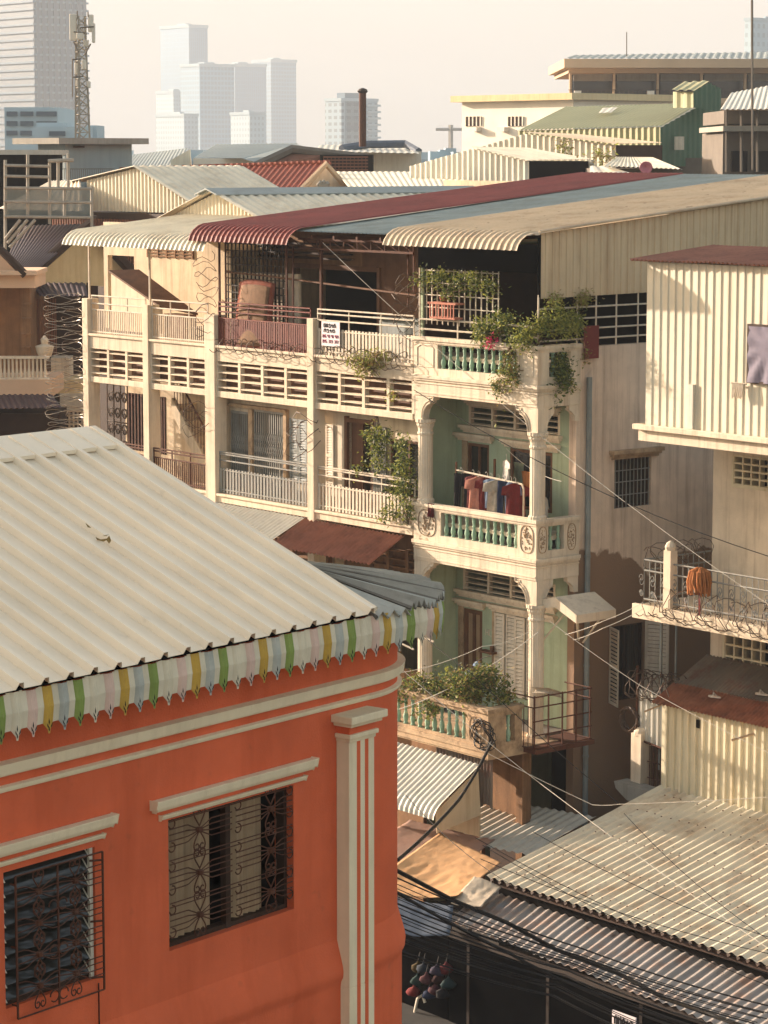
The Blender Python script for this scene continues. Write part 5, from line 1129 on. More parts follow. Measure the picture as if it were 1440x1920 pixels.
# ---------------------------------------------------------------- background helpers
def rsheet(mb, a, b, c, d, pitch, depth=.05, mi=0):
    """corrugated quad: ribs run from edge a-b to edge d-c"""
    a, b, c, d = [Vector(p) for p in (a, b, c, d)]; n = max(2, int((b - a).length / pitch)); nn = (b - a).cross(d - a).normalized()
    if nn.z < 0 or (abs(nn.z) < .05 and nn.y > 0): nn = -nn
    vs = []; K = 4
    for i in range(n * K + 1):
        t = i / (n * K); o = nn * (depth if i % K in (1, 2) else 0); vs += [a.lerp(b, t) + o, d.lerp(c, t) + o]
    return mb.add(vs, [(2 * i, 2 * i + 2, 2 * i + 3, 2 * i + 1) for i in range(n * K)], mi)
def part_sheet(name, matn, par, q, pitch, depth=.05):
    m = MB(); rsheet(m, *[at(*p) for p in q], pitch, depth); return build(name, m, matn, par)
def part_panel(name, matn, par, q, th=.3, holes=None):
    m = MB(); m.prism([at(*p) for p in q], Vector((0, th, 0))); return build(name, m, matn, par)
def pbox(mb, x0, y0, x1, y1, Y, dep=.3):
    a = at(x0, min(y1, 4000), Y); c = at(x1, y0, Y)
    if y1 > 4000: a.z = 0
    a.x = (x0 - 720) / (F_PX * CP + (960 - max(y0, 100)) * SP) * Y
    return mb.box(lambda x, y, z: Vector((x, y, z)), a.x, c.x, Y, Y + dep, a.z, c.z)
def part_box(name, matn, par, x0, y0, x1, y1, Y, dep=.3):
    m = MB(); pbox(m, x0, y0, x1, 9000 if name in ('wall', 'lower_wall', 'body', 'base', 'open_end') else y1, Y, dep); return build(name, m, matn, par)
def bg(name, label, cat, px, Y, group=None):
    p = at(px, 300, Y); p.z = 0; return thing(name, label, cat, p, group)
def wins(par, cols, rows, Y, matn='glass_dark', fr=True, name='window'):
    for (x0, x1) in cols:
        for (y0, y1) in rows: part_box(name, matn, par, x0, y0, x1, y1, Y, .15)
# ---- houses just behind the row
hA = thing('gabled_tin_house', 'cream tin gable rising right behind the far end of the row', 'house', FA(16.3, 8, 0))
m = MB(); top = lambda x: 16.03 - abs(x - 16.3) * .31
vsheet(m, lambda x, d, z: FA(x, 3.35 - d, z), 13.9, 19.4, lambda x: 15.3, top, .16, .035, 'trap'); build('gable_wall', m, 'clad_cream', hA)
m = MB()
rsheet(m, FA(16.3, 3.1, 16.1), FA(16.3, 14, 16.1), FA(12.4, 14, 14.85), FA(12.4, 3.1, 14.85), .3, .04); rsheet(m, FA(16.3, 3.1, 16.1), FA(16.3, 14, 16.1), FA(20.2, 14, 14.85), FA(20.2, 3.1, 14.85), .3, .04); build('roof', m, 'roof_cream', hA)
m = MB(); m.prism([FA(16.3, 3.0, 16.16), FA(15.8, 3.0, 16.0), FA(15.8, 3.0, 15.97), FA(16.3, 3.0, 16.12), FA(16.8, 3.0, 15.97), FA(16.8, 3.0, 16.0)], V * 11); build('ridge_cap', m, 'roof_grey', hA)
m = MB(); m.box(FA, 13, 20, 4, 13, 0, 14.8); build('wall', m, 'party_wall', hA)
hB = thing('gabled_tin_house', 'larger cream tin gable with pale lean-to, farther back on the left', 'house', FA(32.5, 14, 0))
m = MB(); top = lambda x: 16.6 - (x - 32.9) * .14 if x > 32.9 else 16.6 - (32.9 - x) * .37
vsheet(m, lambda x, d, z: FA(x, 12 - d, z), 28.6, 36, lambda x: 15.15, top, .22, .05, 'trap'); build('gable_wall', m, 'clad_cream', hB)
m = MB(); rsheet(m, FA(32.9, 11.8, 16.65), FA(32.9, 16.3, 16.65), FA(27.5, 16.3, 14.8), FA(27.5, 11.8, 14.75), .34, .04); rsheet(m, FA(32.9, 11.8, 16.65), FA(32.9, 16.3, 16.65), FA(37, 16.3, 16.1), FA(37, 11.8, 16.1), .34, .04); build('roof', m, 'roof_cream', hB)
m = MB(); rsheet(m, FA(36.3, 11.9, 16.15), FA(40, 13, 16.1), FA(37.5, 9.3, 15.2), FA(32.0, 9.3, 15.2), .34, .04); build('lean_to_roof', m, 'roof_pale_green', hB)
m = MB(); m.box(FA, 27.6, 38, 11.9, 16, 0, 15.1); build('wall', m, 'dark_wood', hB)
m = MB()
for i in range(60): s = 28 + i * .16; m.box(FA, s, s + .06, 11.5, 11.55, 13.4, 14.9)
build('slat_screen', m, 'bg_brick', hB)
hC = bg('tiled_house', 'house with red tiled roof and white ornamented gable', 'house', 560, 104)
part_sheet('roof', 'roof_tiles', hC, [(195, 322, 110), (612, 307, 106), (560, 372, 101), (140, 380, 105)], .24, .06)
m = MB()
for i in range(42): p = at(200, 321, 110).lerp(at(612, 307, 106), i / 41); m.lathe(p, [(.16, -.05), (.18, .05), (.12, .14)], 7)
build('ridge_tile', m, 'roof_tiles', hC)
part_panel('gable_wall', 'white_plaster', hC, [(566, 362, 101.5), (611, 312, 102), (652, 362, 102.5)], .4)
m = MB(); m.tube([at(562, 360, 101.2), at(611, 308, 101.6), at(656, 358, 102)], .14, 6); build('verge_trim', m, 'bg_buff', hC)
m = MB()
for k in range(30): p = at(606 + R_.uniform(-9, 9), 350 - abs(R_.gauss(0, 5)), 101.4); m.lathe(p, [(.02, -.12), (.1, 0), (.02, .1)], 6)
build('relief', m, 'concrete', hC)
part_box('wall', 'party_wall', hC, 150, 362, 640, 700, 106, 3)
hD = bg('flat_roof_house', 'pale sheet roof between the tiled gable and the red roof ridge', 'house', 730, 98)
part_sheet('roof', 'roof_cream', hD, [(630, 322, 108), (870, 322, 106), (880, 352, 92), (660, 360, 92)], .25, .02)
part_box('wall', 'party_wall', hD, 640, 356, 870, 640, 95, 5)
RGp = 'tin roofs beyond the row'
hE = bg('tin_roof_house', 'low grey tin roofed house left of the wooden gable', 'house', 480, 150, RGp)
part_sheet('roof', 'roof_grey', hE, [(405, 271, 165), (560, 269, 160), (455, 297, 140), (362, 297, 145)], .35, .03)
part_panel('gable_wall', 'roof_grey', hE, [(455, 298, 140), (556, 270, 150), (600, 284, 146), (585, 330, 140)], .5)
part_box('wall', 'bg_cream', hE, 362, 297, 500, 480, 142, 8)
hF = bg('tin_roof_house', 'small grey roofed house with a cream gable end near the blue rooftop block', 'house', 290, 145, RGp)
part_sheet('roof', 'roof_grey', hF, [(250, 290, 170), (352, 278, 165), (335, 312, 140), (230, 312, 142)], .35, .03)
part_panel('gable_wall', 'clad_cream', hF, [(320, 318, 138), (320, 300, 138), (356, 280, 142), (358, 318, 142)], .5)
part_box('wall', 'bg_buff', hF, 232, 312, 318, 480, 141, 6)
hG = bg('timber_gable_house', 'weathered brown timber gable with a brick parapet beside it', 'house', 570, 130)
part_panel('gable_wall', 'bg_brick', hG, [(480, 312, 126), (548, 282, 128), (610, 292, 127), (612, 400, 126)], .4)
m = MB(); m.tube([at(476, 313, 125.5), at(547, 280, 127.5), at(690, 297, 127)], .22, 6); build('verge_trim', m, 'concrete_dark', hG)
m = MB()
for r in range(5): pbox(m, 606, 293 + r * 6, 690, 296 + r * 6, 125, .4)
for c in range(12): pbox(m, 606 + c * 7.2, 293, 607.2 + c * 7.2, 322, 125.1, .3)
build('brick_parapet', m, 'bg_brick', hG); part_box('wall', 'dark_inside', hG, 600, 290, 700, 420, 126.3, 4)
hH = bg('blue_roof_house', 'long house under a pale blue curved tin roof', 'house', 680, 170)
part_sheet('roof', 'roof_blue_grey', hH, [(600, 272, 185), (770, 270, 185), (786, 288, 165), (590, 284, 165)], .4, .03)
m = MB(); m.tube([at(640, 279, 170), at(690, 271, 172), at(760, 270, 172), at(785, 284, 170)], .25, 6); build('verge_trim', m, 'tarp_blue', hH)
part_box('wall', 'clad_white', hH, 588, 284, 790, 500, 168, 8)
wh = bg('white_tin_warehouse', 'white corrugated warehouse with a dark open end', 'warehouse', 930, 100)
part_sheet('gable_wall', 'clad_white', wh, [(768, 312, 101), (886, 279, 98.2), (886, 360, 98.2), (768, 360, 101)], .3, .06); part_sheet('gable_wall', 'clad_white', wh, [(886, 279, 98.2), (992, 303, 95.8), (992, 360, 95.8), (886, 360, 98.2)], .3, .06)
part_sheet('roof', 'roof_cream', wh, [(884, 276, 98), (990, 278, 108), (1110, 299, 104), (992, 301, 95.4)], .3, .03)
part_box('open_end', 'dark_inside', wh, 991, 302, 1104, 400, 97, 4)
m = MB(); m.bar(at(1108, 300, 97), at(1112, 340, 97), .1); build('drainpipe', m, 'roof_blue_grey', wh)
wi = bg('ribbed_cream_shed', 'long cream ribbed shed in front of the green house', 'shed', 960, 125)
part_sheet('side_wall', 'clad_cream', wi, [(842, 293, 136), (985, 251, 131.5), (985, 330, 131.5), (842, 330, 136)], .4, .08); part_sheet('front_wall', 'clad_cream', wi, [(985, 251, 131.5), (1155, 272, 126.6), (1155, 330, 126.6), (985, 330, 131.5)], .4, .08)
part_sheet('roof', 'roof_tan', wi, [(985, 248, 131.2), (1080, 252, 142), (1242, 268, 132), (1155, 270, 126)], .4, .03)
part_box('open_end', 'dark_wood', wi, 1154, 272, 1242, 330, 127, 4)
gh = bg('green_tin_house', 'tall green tin house with a small roof turret', 'house', 1200, 140)
part_sheet('roof', 'roof_green', gh, [(1060, 201, 158), (1313, 194, 146), (1240, 237, 137), (972, 245, 148)], .4, .05)
part_sheet('front_wall', 'roof_green', gh, [(972, 245, 148.3), (1238, 238, 137.3), (1238, 330, 137.3), (972, 330, 148.3)], .5, .09)
part_sheet('end_wall', 'clad_green_shaded', gh, [(1238, 239, 137), (1316, 195, 143), (1316, 312, 143), (1238, 312, 137)], .8, .08); part_sheet('end_wall', 'clad_green_shaded', gh, [(1316, 195, 143), (1357, 218, 146), (1357, 312, 146), (1316, 312, 143)], .8, .08)
part_box('window', 'white_paint', gh, 1265, 256, 1283, 281, 138.2, .2)
part_box('base', 'concrete_dark', gh, 1240, 296, 1352, 420, 140.5, 4)
part_sheet('skylight', 'sheet_white', gh, [(1130, 203, 149), (1158, 201, 148.6), (1146, 211, 147.2), (1122, 212, 147.6)], 2, .02)
m = MB(); 
rsheet(m, at(1262, 172, 140), at(1300, 172, 138.5), at(1300, 202, 138.5), at(1262, 202, 140), .6, .08); build('turret', m, 'roof_green', gh)
m = MB(); rsheet(m, at(1300, 170, 138.5), at(1328, 155, 140.5), at(1328, 205, 140.5), at(1300, 202, 138.5), .6, .08); rsheet(m, at(1328, 155, 140.5), at(1352, 167, 142.5), at(1352, 215, 142.5), at(1328, 205, 140.5), .6, .08); build('turret_side', m, 'clad_green_shaded', gh)
m = MB(); rsheet(m, at(1280, 155, 143), at(1330, 152, 140.5), at(1302, 170, 138), at(1256, 170, 139.6), .7, .06); build('turret_roof', m, 'roof_green', gh)
yb = bg('cream_flat_house', 'pale cream flat roofed building with yellow cornice', 'building', 960, 200)
o = at(1075, 187, 185); TY = lambda s_, v, z: Vector((o.x, o.y, 0)) + U * s_ + V * v + Z * z
def sy(px): k = (px - 720) / (F_PX * CP + (960 - 292) * SP); return (k * o.y - o.x) / (U.x - k * U.y)
def zy(py, s_): y = o.y + U.y * s_; return CAM_Z + (292 - py) / (F_PX * CP + (960 - 292) * SP) * y
m = MB(); m.box(TY, 0, sy(866), 0, 12, 0, o.z); build('wall', m, 'bg_cream', yb)
m = MB(); m.box(TY, -.5, sy(856), -.6, 12.5, o.z, o.z + .45); build('cornice', m, 'bg_yellow', yb)
for x0, x1 in ((874, 902), (953, 981)):
    s0_, s1_ = sy(x1), sy(x0); z0_, z1_ = zy(237, s0_), zy(219, s0_)
    m = MB(); m.box(TY, s0_, s1_, -.05, .1, z0_, z1_); w = build('window', m, 'dark_wood', yb); q = MB()
    for k in range(5): x = s0_ + (s1_ - s0_) * k / 4; q.box(TY, x - .05, x + .05, -.1, -.05, z0_, z1_)
    build('frame', q, 'white_paint', w)
for x in (892, 944):
    s0_ = sy(x + 11); m = MB(); m.box(TY, s0_, s0_ + .8, -.5, 0, zy(247, s0_), zy(239, s0_)); build('air_conditioner', m, 'ac_white', yb)
bb = bg('long_buff_building', 'long buff building with a glazed upper gallery on the right skyline', 'building', 1260, 215)
part_box('parapet', 'bg_buff', bb, 1058, 110, 1500, 127, 213, 20); part_sheet('roof', 'roof_grey', bb, [(1075, 104, 232), (1500, 97, 232), (1500, 110, 214), (1058, 110, 214)], .6, .06)
part_box('fascia', 'bg_buff', bb, 1066, 127, 1500, 137, 215, 18); part_box('gallery_back', 'dark_wood', bb, 1072, 137, 1500, 190, 219, 2); part_box('lower_wall', 'bg_buff', bb, 1066, 184, 1500, 420, 216, 16); part_box('slab', 'bg_buff', bb, 1060, 184, 1500, 194, 214, 6)
for k in range(6): part_box('gallery_window', 'glass_dark', bb, 1075 + k * 82, 138, 1148 + k * 82, 184, 217.5, .3)
for k in range(6): part_box('blind', 'concrete', bb, 1075 + k * 82, 138, 1148 + k * 82, 152, 217.2, .2)
for k in range(7): part_box('pillar', 'bg_buff', bb, 1068 + k * 82, 137, 1072 + k * 82, 184, 215.2, .6)
m = MB(); pbox(m, 1066, 168, 1500, 169.2, 214.2, .1)
for k in range(50): pbox(m, 1068 + k * 8.5, 169.2, 1069 + k * 8.5, 184, 214.2, .1)
build('railing', m, 'dark_iron', bb)
for x in (1077, 1214): part_box('air_conditioner', 'ac_white', bb, x, 170, x + 13, 184, 213.6, .5)
rr_ = bg('blue_roof_block', 'dark open floors under a pale blue tin roof at the right edge', 'building', 1410, 120)
part_sheet('roof', 'roof_blue_grey', rr_, [(1370, 175, 140), (1500, 150, 135), (1500, 205, 112), (1350, 206, 120)], .4, .04)
part_box('upper_wall', 'concrete_dark', rr_, 1358, 207, 1500, 232, 121, 8); part_box('slab', 'concrete', rr_, 1356, 236, 1500, 246, 119, 9); part_box('lower_wall', 'concrete_dark', rr_, 1356, 248, 1500, 420, 121.5, 8)
for x in (1372, 1416): part_box('door', 'dark_inside', rr_, x, 283, x + 30, 322, 121.2, .2)
m = MB()
for x in (1362, 1390, 1420, 1445): m.bar(at(x, 206, 119.5), at(x, 322, 119.5), .07)
build('post', m, 'concrete_dark', rr_)
m = MB(); m.bar(at(1410, 0, 112), at(1411, 318, 112), .05); m.bar(at(1412, -60, 112), at(1410, 2, 112), .03); tag(build('antenna_mast', m, 'concrete_dark'), 'thin tall mast at the right edge of the skyline', 'mast')
m = MB(); m.bar(at(1175, 60, 215), at(1175, 106, 215), .04); tag(build('antenna_rod', m, 'concrete_dark'), 'thin rod on the roof of the long buff building', 'antenna')
lk = bg('low_white_roof', 'low house under white sheet roofs behind the grey ridge', 'house', 1170, 95)
part_sheet('roof', 'roof_cream', lk, [(1155, 295, 100), (1225, 296, 104), (1280, 318, 92), (1130, 312, 90)], .25, .03); part_sheet('roof', 'sheet_white', lk, [(1106, 312, 96), (1140, 312, 96), (1190, 326, 88), (1106, 332, 88)], .25, .03); part_box('wall', 'concrete_dark', lk, 1110, 316, 1275, 480, 94, 4)
ds = thing('satellite_dish', 'pink satellite dish on the white roof', 'satellite dish', at(1211, 322, 90))
m = MB(); q = at(1211, 314, 90)
for k in range(1): m.add([q + Vector((.24 * r * math.cos(a) * .9, -.06 + .1 * (1 - r * r), .2 * r * math.sin(a))) for r in (0.01, .4, .75, 1.0) for a in [i * math.pi / 10 for i in range(20)]], [(j * 20 + i, j * 20 + (i + 1) % 20, j * 20 + 20 + (i + 1) % 20, j * 20 + 20 + i) for j in range(3) for i in range(20)])
build('reflector', m, 'dish_pink', ds, smooth=True, solid=.01)
m = MB(); m.bar(at(1211, 316, 90.1), at(1211, 328, 90.1), .02); build('pole', m, 'dark_iron', ds)
for i, (x, y, Y) in enumerate(((1054, 276, 118), (1128, 292, 96))):
    c = at(x, y, Y); plant('roof_weed', ['tuft of weeds on the cream shed roof', 'bush growing between the white roofs'][i], 'plant', c - Z * .2, [(c.x, c.y, c.z, .35, .3, .25)], 160, .1, ['leaf_light', 'leaf_dry'], None, None, None, 30 + i)
ph = thing('chimney_pipe', 'rusty capped chimney pipe standing on the blue roof', 'chimney', at(680, 272, 150))
m = MB(); a = at(680, 275, 150); m.lathe(a, [(.2, 0), (.2, 3.0)], 10); build('pipe', m, 'rust_iron', ph); m = MB(); m.lathe(a + Z * 2.95, [(.22, 0), (.3, .1), (.22, .22), (.05, .28)], 10); build('cap', m, 'dark_iron', ph)
# ---- left edge: villa, scaffold, rooftop block, radio mast
vi = bg('brown_villa', 'brownish villa with a columned porch and dark tiled roof at the left edge', 'house', 40, 80)
part_box('wall', 'brown_wall', vi, -300, 540, 44, 830, 80, 6); part_box('balcony_slab', 'bg_peach', vi, -280, 712, 96, 745, 77.5, 3); part_box('lintel', 'bg_peach', vi, -280, 513, 65, 540, 77.8, 2.5); part_box('cornice', 'bg_peach', vi, -280, 508, 68, 516, 77.5, 2.6)
m = MB(); p = at(49, 669, 78.3); m.box(lambda x, y, z: Vector((x, y, z)), p.x - .13, p.x + .13, p.y, p.y + .26, p.z, at(49, 540, 78.3).z)
for y in (568, 596, 625, 650): pbox(m, 40.3, y, 57.7, y + 3, 78.2, .3)
build('column', m, 'brown_wall', vi)
m = MB(); pbox(m, -280, 668, 92, 673, 77.6, .15); pbox(m, -280, 708, 92, 713, 77.6, .15)
for k in range(48): c = at(-272 + k * 7.6, 711, 77.7); m.lathe(c, [(.035, 0), (.05, .15), (.03, .35), (.035, .6)], 6)
build('balustrade', m, 'white_plaster', vi)
part_panel('gable_wall', 'bg_peach', vi, [(-60, 512, 78), (-20, 470, 78), (8, 482, 78), (44, 514, 78)], .3)
m = MB(); m.tube([at(-30, 452, 77.6), at(3, 470, 77.6), at(48, 516, 77.6)], .12, 6); build('verge_trim', m, 'dark_wood', vi)
part_sheet('canopy_roof', 'roof_dark_tiles', vi, [(-280, 742, 77.4), (98, 740, 77.4), (116, 765, 75.5), (-280, 773, 75.5)], .16, .03); part_box('lower_wall', 'dark_wood', vi, -280, 775, 110, 900, 78.6, 2)
part_sheet('roof', 'roof_dark_tiles', vi, [(40, 424, 92), (175, 420, 90), (70, 506, 82), (5, 503, 82)], .18, .03)
yv = bg('yellow_gable_house', 'yellow plastered gable seen behind the razor wire', 'house', 165, 86)
part_panel('gable_wall', 'bg_yellow', yv, [(66, 530, 85), (68, 506, 85), (165, 425, 86), (255, 520, 87), (255, 540, 87)], .4)
m = MB(); m.tube([at(64, 508, 84.6), at(165, 422, 85.6), at(258, 520, 86.6)], .2, 6); build('verge_trim', m, 'dark_wood', yv)
part_sheet('awning', 'roof_dark_tiles', yv, [(56, 531, 84), (160, 531, 84), (165, 556, 82), (75, 556, 82)], .16, .03); part_box('wall', 'dark_wood', yv, 58, 530, 165, 830, 86, 3)
m = MB()
for k in range(13): pbox(m, 66 + k * 3.1, 560, 67.3 + k * 3.1, 670, 83, .06)
build('grille', m, 'bg_brick', yv); part_box('parapet', 'white_plaster', yv, 95, 671, 130, 710, 82, 1); part_box('slab', 'bg_yellow', yv, 95, 712, 165, 738, 81.5, 2); part_box('tin_panel', 'sheet_white', yv, 112, 738, 156, 768, 81.4, .3)
m = MB()
for r in range(5): pbox(m, 104, 770 + r * 8, 158, 773 + r * 8, 81.3, .1)
for k in range(7): pbox(m, 104 + k * 8, 770, 107 + k * 8, 812, 81.25, .1)
build('lattice', m, 'white_plaster', yv)
c = at(84, 668, 78.5); m = MB(); m.lathe(c, [(.18, 0), (.24, .12), (.28, .3), (.1, .36), (.12, .5), (.02, .62)], 12); tag(build('stone_urn', m, 'cream_plaster'), 'round-topped stone urn on the villa balcony corner', 'urn')
sf = bg('scaffold', 'steel scaffold with a netted platform over the dark roof', 'scaffold', 90, 84)
m = MB(); pbox(m, 12, 354, 92, 406, 83, .05); pbox(m, 92, 354, 172, 406, 84, .05); build('net', m, 'net_grey', sf)
m = MB()
for x, y0, y1 in ((10, 300, 470), (52, 290, 408), (93, 300, 420), (121, 352, 408), (172, 350, 425), (109, 300, 352), (128, 288, 352)): m.bar(at(x, y0, 82.8), at(x, y1, 82.8), .05, 0, 6)
for y in (352, 378, 406, 310, 330): m.bar(at(8, y, 82.7), at(172 if y > 340 else 94, y + 2, 82.7), .045, 0, 6)
for k in range(3): m.bar(at(38 + k * 14, 412, 82.6), at(10 + k * 4, 448 + k * 8, 82.6), .05, 0, 6)
m.bar(at(90, 302, 82.6), at(138, 300, 82.6), .06, 0, 6); build('pole', m, 'concrete', sf)
m = MB(); pbox(m, 8, 406, 172, 411, 82.9, 1.5); build('platform', m, 'dark_wood', sf)
pt = bg('water_tank_shelter', 'dark shelter with clutter behind the scaffold', 'shelter', 50, 100); part_box('body', 'dark_inside', pt, -60, 288, 92, 352, 98, 4); part_box('roof', 'roof_blue_grey', pt, -60, 281, 92, 290, 97, 6)
bl = bg('rooftop_block', 'blue grey rooftop block with flat overhanging slab', 'building', 150, 112)
m = MB(); a = at(122, 270, 108); c0 = a.z; T_ = lambda s, v, z: Vector((a.x, a.y, 0)) + U * s + V * v + Z * z
sL = 2.05; vR = 3.2
m.box(T_, 0, sL, 0, vR, 0, c0); build('wall', m, 'bg_blue_plaster', bl)
m = MB(); m.box(T_, -.5, sL + 1.0, -.6, vR + .5, c0, c0 + .24); build('roof_slab', m, 'concrete', bl)
m = MB(); pbox(m, 107, 292, 116, 318, 107.6, .2); build('door', m, 'dark_inside', bl)
m = MB(); pbox(m, 137, 273, 158, 277, 108.1, .2); build('ventilator', m, 'dark_wood', bl)
m = MB()
for k in range(26): pbox(m, 108 + k * 4, 317, 108.8 + k * 4, 336, 106, .05)
pbox(m, 106, 316, 214, 317.2, 106, .06); build('railing', m, 'concrete_dark', bl)
mt = bg('radio_mast', 'lattice radio mast crowded with white antenna panels', 'mast', 153, 125)
m = MB(); c = at(153, 265, 125); H = at(153, 30, 125).z - c.z; w = .3
legs = [Vector((w * math.cos(k * 2.09 + .4), w * math.sin(k * 2.09 + .4), 0)) for k in range(3)]
for l in legs: m.bar(c + l * 1.3, c + l * .8 + Z * H, .05, 0, 5)
for k in range(14):
    z0, z1 = H * k / 14, H * (k + 1) / 14
    for i in range(3): m.bar(c + legs[i] * 1.1 + Z * z0, c + legs[(i + 1) % 3] * 1.05 + Z * z1, .03); m.bar(c + legs[i] * 1.1 + Z * z0, c + legs[(i + 1) % 3] * 1.1 + Z * z0, .02)
build('lattice', m, 'concrete', mt)
for (x, y0, y1, w_) in ((137, 26, 76, 12), (170, 27, 60, 9), (175, 43, 80, 5), (143, 118, 140, 7), (157, 112, 130, 8), (166, 152, 165, 6), (146, 150, 162, 8), (150, 62, 74, 12), (161, 75, 88, 9)):
    m = MB(); pbox(m, x - w_ / 2, y0, x + w_ / 2, y1, 124.2 + (x % 3) * .3, .25); build('antenna_panel', m, 'ac_white', mt, bevel=.04)
m = MB(); m.bar(at(136, 110, 124.3), at(136, 182, 124.3), .03)
build('side_rod', m, 'concrete_dark', mt)
for (x0, y0, x1, y1) in ((136, 112, 152, 110), (138, 60, 160, 62), (150, 52, 176, 50), (136, 145, 156, 143), (138, 78, 148, 100), (170, 82, 158, 104)): m = MB(); m.bar(at(x0, y0, 124.4), at(x1, y1, 124.4), .035); build('bracket', m, 'concrete_dark', mt)
for x, y in ((145, 30), (165, 32)): m = MB(); m.bar(at(x, y, 124.8), at(x, y - 10, 124.8), .03); build('antenna_rod', m, 'concrete_dark', mt)
# ---- far towers in the haze
def facade_mat(name, col, band, sz, sx, wz=.5, wx=.6, strength=.4):
    """storey bands and window columns in object space of a tower"""
    m = mat(name, col, .5, .06, .02); nt = m.node_tree; N = nt.nodes; L = nt.links; b = N['Principled BSDF']
    src = b.inputs['Base Color'].links[0].from_socket; geo = N.new('ShaderNodeNewGeometry'); sx_ = N.new('ShaderNodeSeparateXYZ'); L.new(geo.outputs['Position'], sx_.inputs[0])
    def band_(sock, size, duty):
        a = N.new('ShaderNodeMath'); a.operation = 'DIVIDE'; L.new(sock, a.inputs[0]); a.inputs[1].default_value = size
        f = N.new('ShaderNodeMath'); f.operation = 'FRACT'; L.new(a.outputs[0], f.inputs[0])
        g = N.new('ShaderNodeMath'); g.operation = 'LESS_THAN'; L.new(f.outputs[0], g.inputs[0]); g.inputs[1].default_value = duty; return g.outputs[0]
    hz = band_(sx_.outputs[2], sz, wz)
    s1 = N.new('ShaderNodeVectorMath'); s1.operation = 'DOT_PRODUCT'; L.new(geo.outputs['Position'], s1.inputs[0]); s1.inputs[1].default_value = (U.x + V.x, U.y + V.y, 0)
    hx = band_(s1.outputs['Value'], sx, wx)
    mu = N.new('ShaderNodeMath'); mu.operation = 'MULTIPLY'; L.new(hz, mu.inputs[0]); L.new(hx, mu.inputs[1])
    m2 = N.new('ShaderNodeMath'); m2.operation = 'MULTIPLY'; L.new(mu.outputs[0], m2.inputs[0]); m2.inputs[1].default_value = strength
    mx = N.new('ShaderNodeMix'); mx.data_type = 'RGBA'; L.new(m2.outputs[0], mx.inputs[0]); L.new(src, mx.inputs[6]); mx.inputs[7].default_value = lin(band); L.new(mx.outputs[2], b.inputs['Base Color'])
    return m
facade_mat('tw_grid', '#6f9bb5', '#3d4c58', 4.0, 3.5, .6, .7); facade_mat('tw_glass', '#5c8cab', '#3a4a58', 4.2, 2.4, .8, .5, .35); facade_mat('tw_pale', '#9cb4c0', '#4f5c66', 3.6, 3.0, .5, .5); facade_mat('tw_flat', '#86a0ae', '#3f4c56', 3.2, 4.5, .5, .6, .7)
TG = 'hazy towers on the skyline'
def tower(label, pl_, pm, pr, py, Y, matn, cap=True, name='tower', parts=()):
    """near upright edge at pm; faces run away left (along U) and right (along V)"""
    o = at(pm, py, Y); T0 = lambda s, v, z: Vector((o.x, o.y, 0)) + U * s + V * v + Z * z
    def ext(px, d):
        k = (px - 720) / (F_PX * CP + (960 - 292) * SP); return (k * o.y - o.x) / (d.x - k * d.y)
    sl_, vr = ext(pl_, U), ext(pr, V); t = thing(name, label, 'tower', Vector((o.x, o.y, 0)), TG)
    m = MB(); m.box(T0, 0, max(sl_, 2), 0, max(vr, 2), 0, o.z); build('body', m, matn, t)
    if cap:
        m = MB(); h = o.z; q = Y * .0007; m.box(T0, -q * .4, max(sl_, 2) + q * .4, -q * .4, max(vr, 2) + q * .4, h - q, h + q * .6); m.box(T0, sl_ * .3, sl_ * .6, vr * .3, vr * .6, h + q * .6, h + q * 1.6); build('roof_plant', m, 'tower_white', t)
    return t, T0, sl_, vr, o.z
t, T0, sl_, vr, h = tower('big near tower with dark balcony bands at the left edge', -120, 60, 166, -140, 1300, 'tower_dark', False)
m = MB()
for k in range(int(h / 3.6)): z = 3.6 * k; m.box(T0, -.8, sl_ + .8, -.8, vr + .8, z, z + .9)
build('balcony_band', m, 'tower_glass', t)
m = MB()
for k in range(9): v = vr * (k + .3) / 9; m.box(T0, -1.0, 0, v, v + 1.6, 0, h)
build('upright_fin', m, 'tower_dark', t)
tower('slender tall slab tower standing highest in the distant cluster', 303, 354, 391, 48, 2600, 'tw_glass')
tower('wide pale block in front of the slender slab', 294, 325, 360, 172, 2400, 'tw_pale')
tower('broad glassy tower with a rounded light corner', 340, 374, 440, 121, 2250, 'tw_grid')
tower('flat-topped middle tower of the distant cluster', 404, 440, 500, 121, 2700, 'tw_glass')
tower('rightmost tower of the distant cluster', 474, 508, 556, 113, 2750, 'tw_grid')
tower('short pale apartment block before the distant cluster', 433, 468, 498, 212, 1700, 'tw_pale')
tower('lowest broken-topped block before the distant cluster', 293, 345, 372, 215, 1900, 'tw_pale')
t, T0, sl_, vr, h = tower('mid-distance stepped apartment tower behind the chimney pipe', 610, 640, 708, 186, 1350, 'tw_flat')
m = MB(); m.box(T0, sl_ * .0, sl_ * .5, vr * .1, vr * .55, 0, h + 3.2); build('core', m, 'tower_glass', t)
m = MB()
for k in range(int(h / 3.2)): m.box(T0, -1.2, sl_ + .5, vr * .7, vr + 1.2, 3.2 * k, 3.2 * k + 1.0)
build('balcony_band', m, 'tower_white', t)
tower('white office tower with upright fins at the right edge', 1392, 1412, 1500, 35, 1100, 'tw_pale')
t = bg('white_apartments', 'white low apartment block with dark round-ended windows', 'building', 60, 330)
part_box('body', 'tower_white', t, 8, 201, 108, 300, 330, 20)
for r in range(3):
    for k, (x0, x1) in enumerate(((12, 32), (38, 62), (68, 106))): part_box('window', 'tower_dark', t, x0, 209 + r * 18, x1, 218 + r * 18, 329.6, .5)
t = bg('stepped_white_building', 'stepped white building half hidden behind the radio mast', 'building', 120, 300)
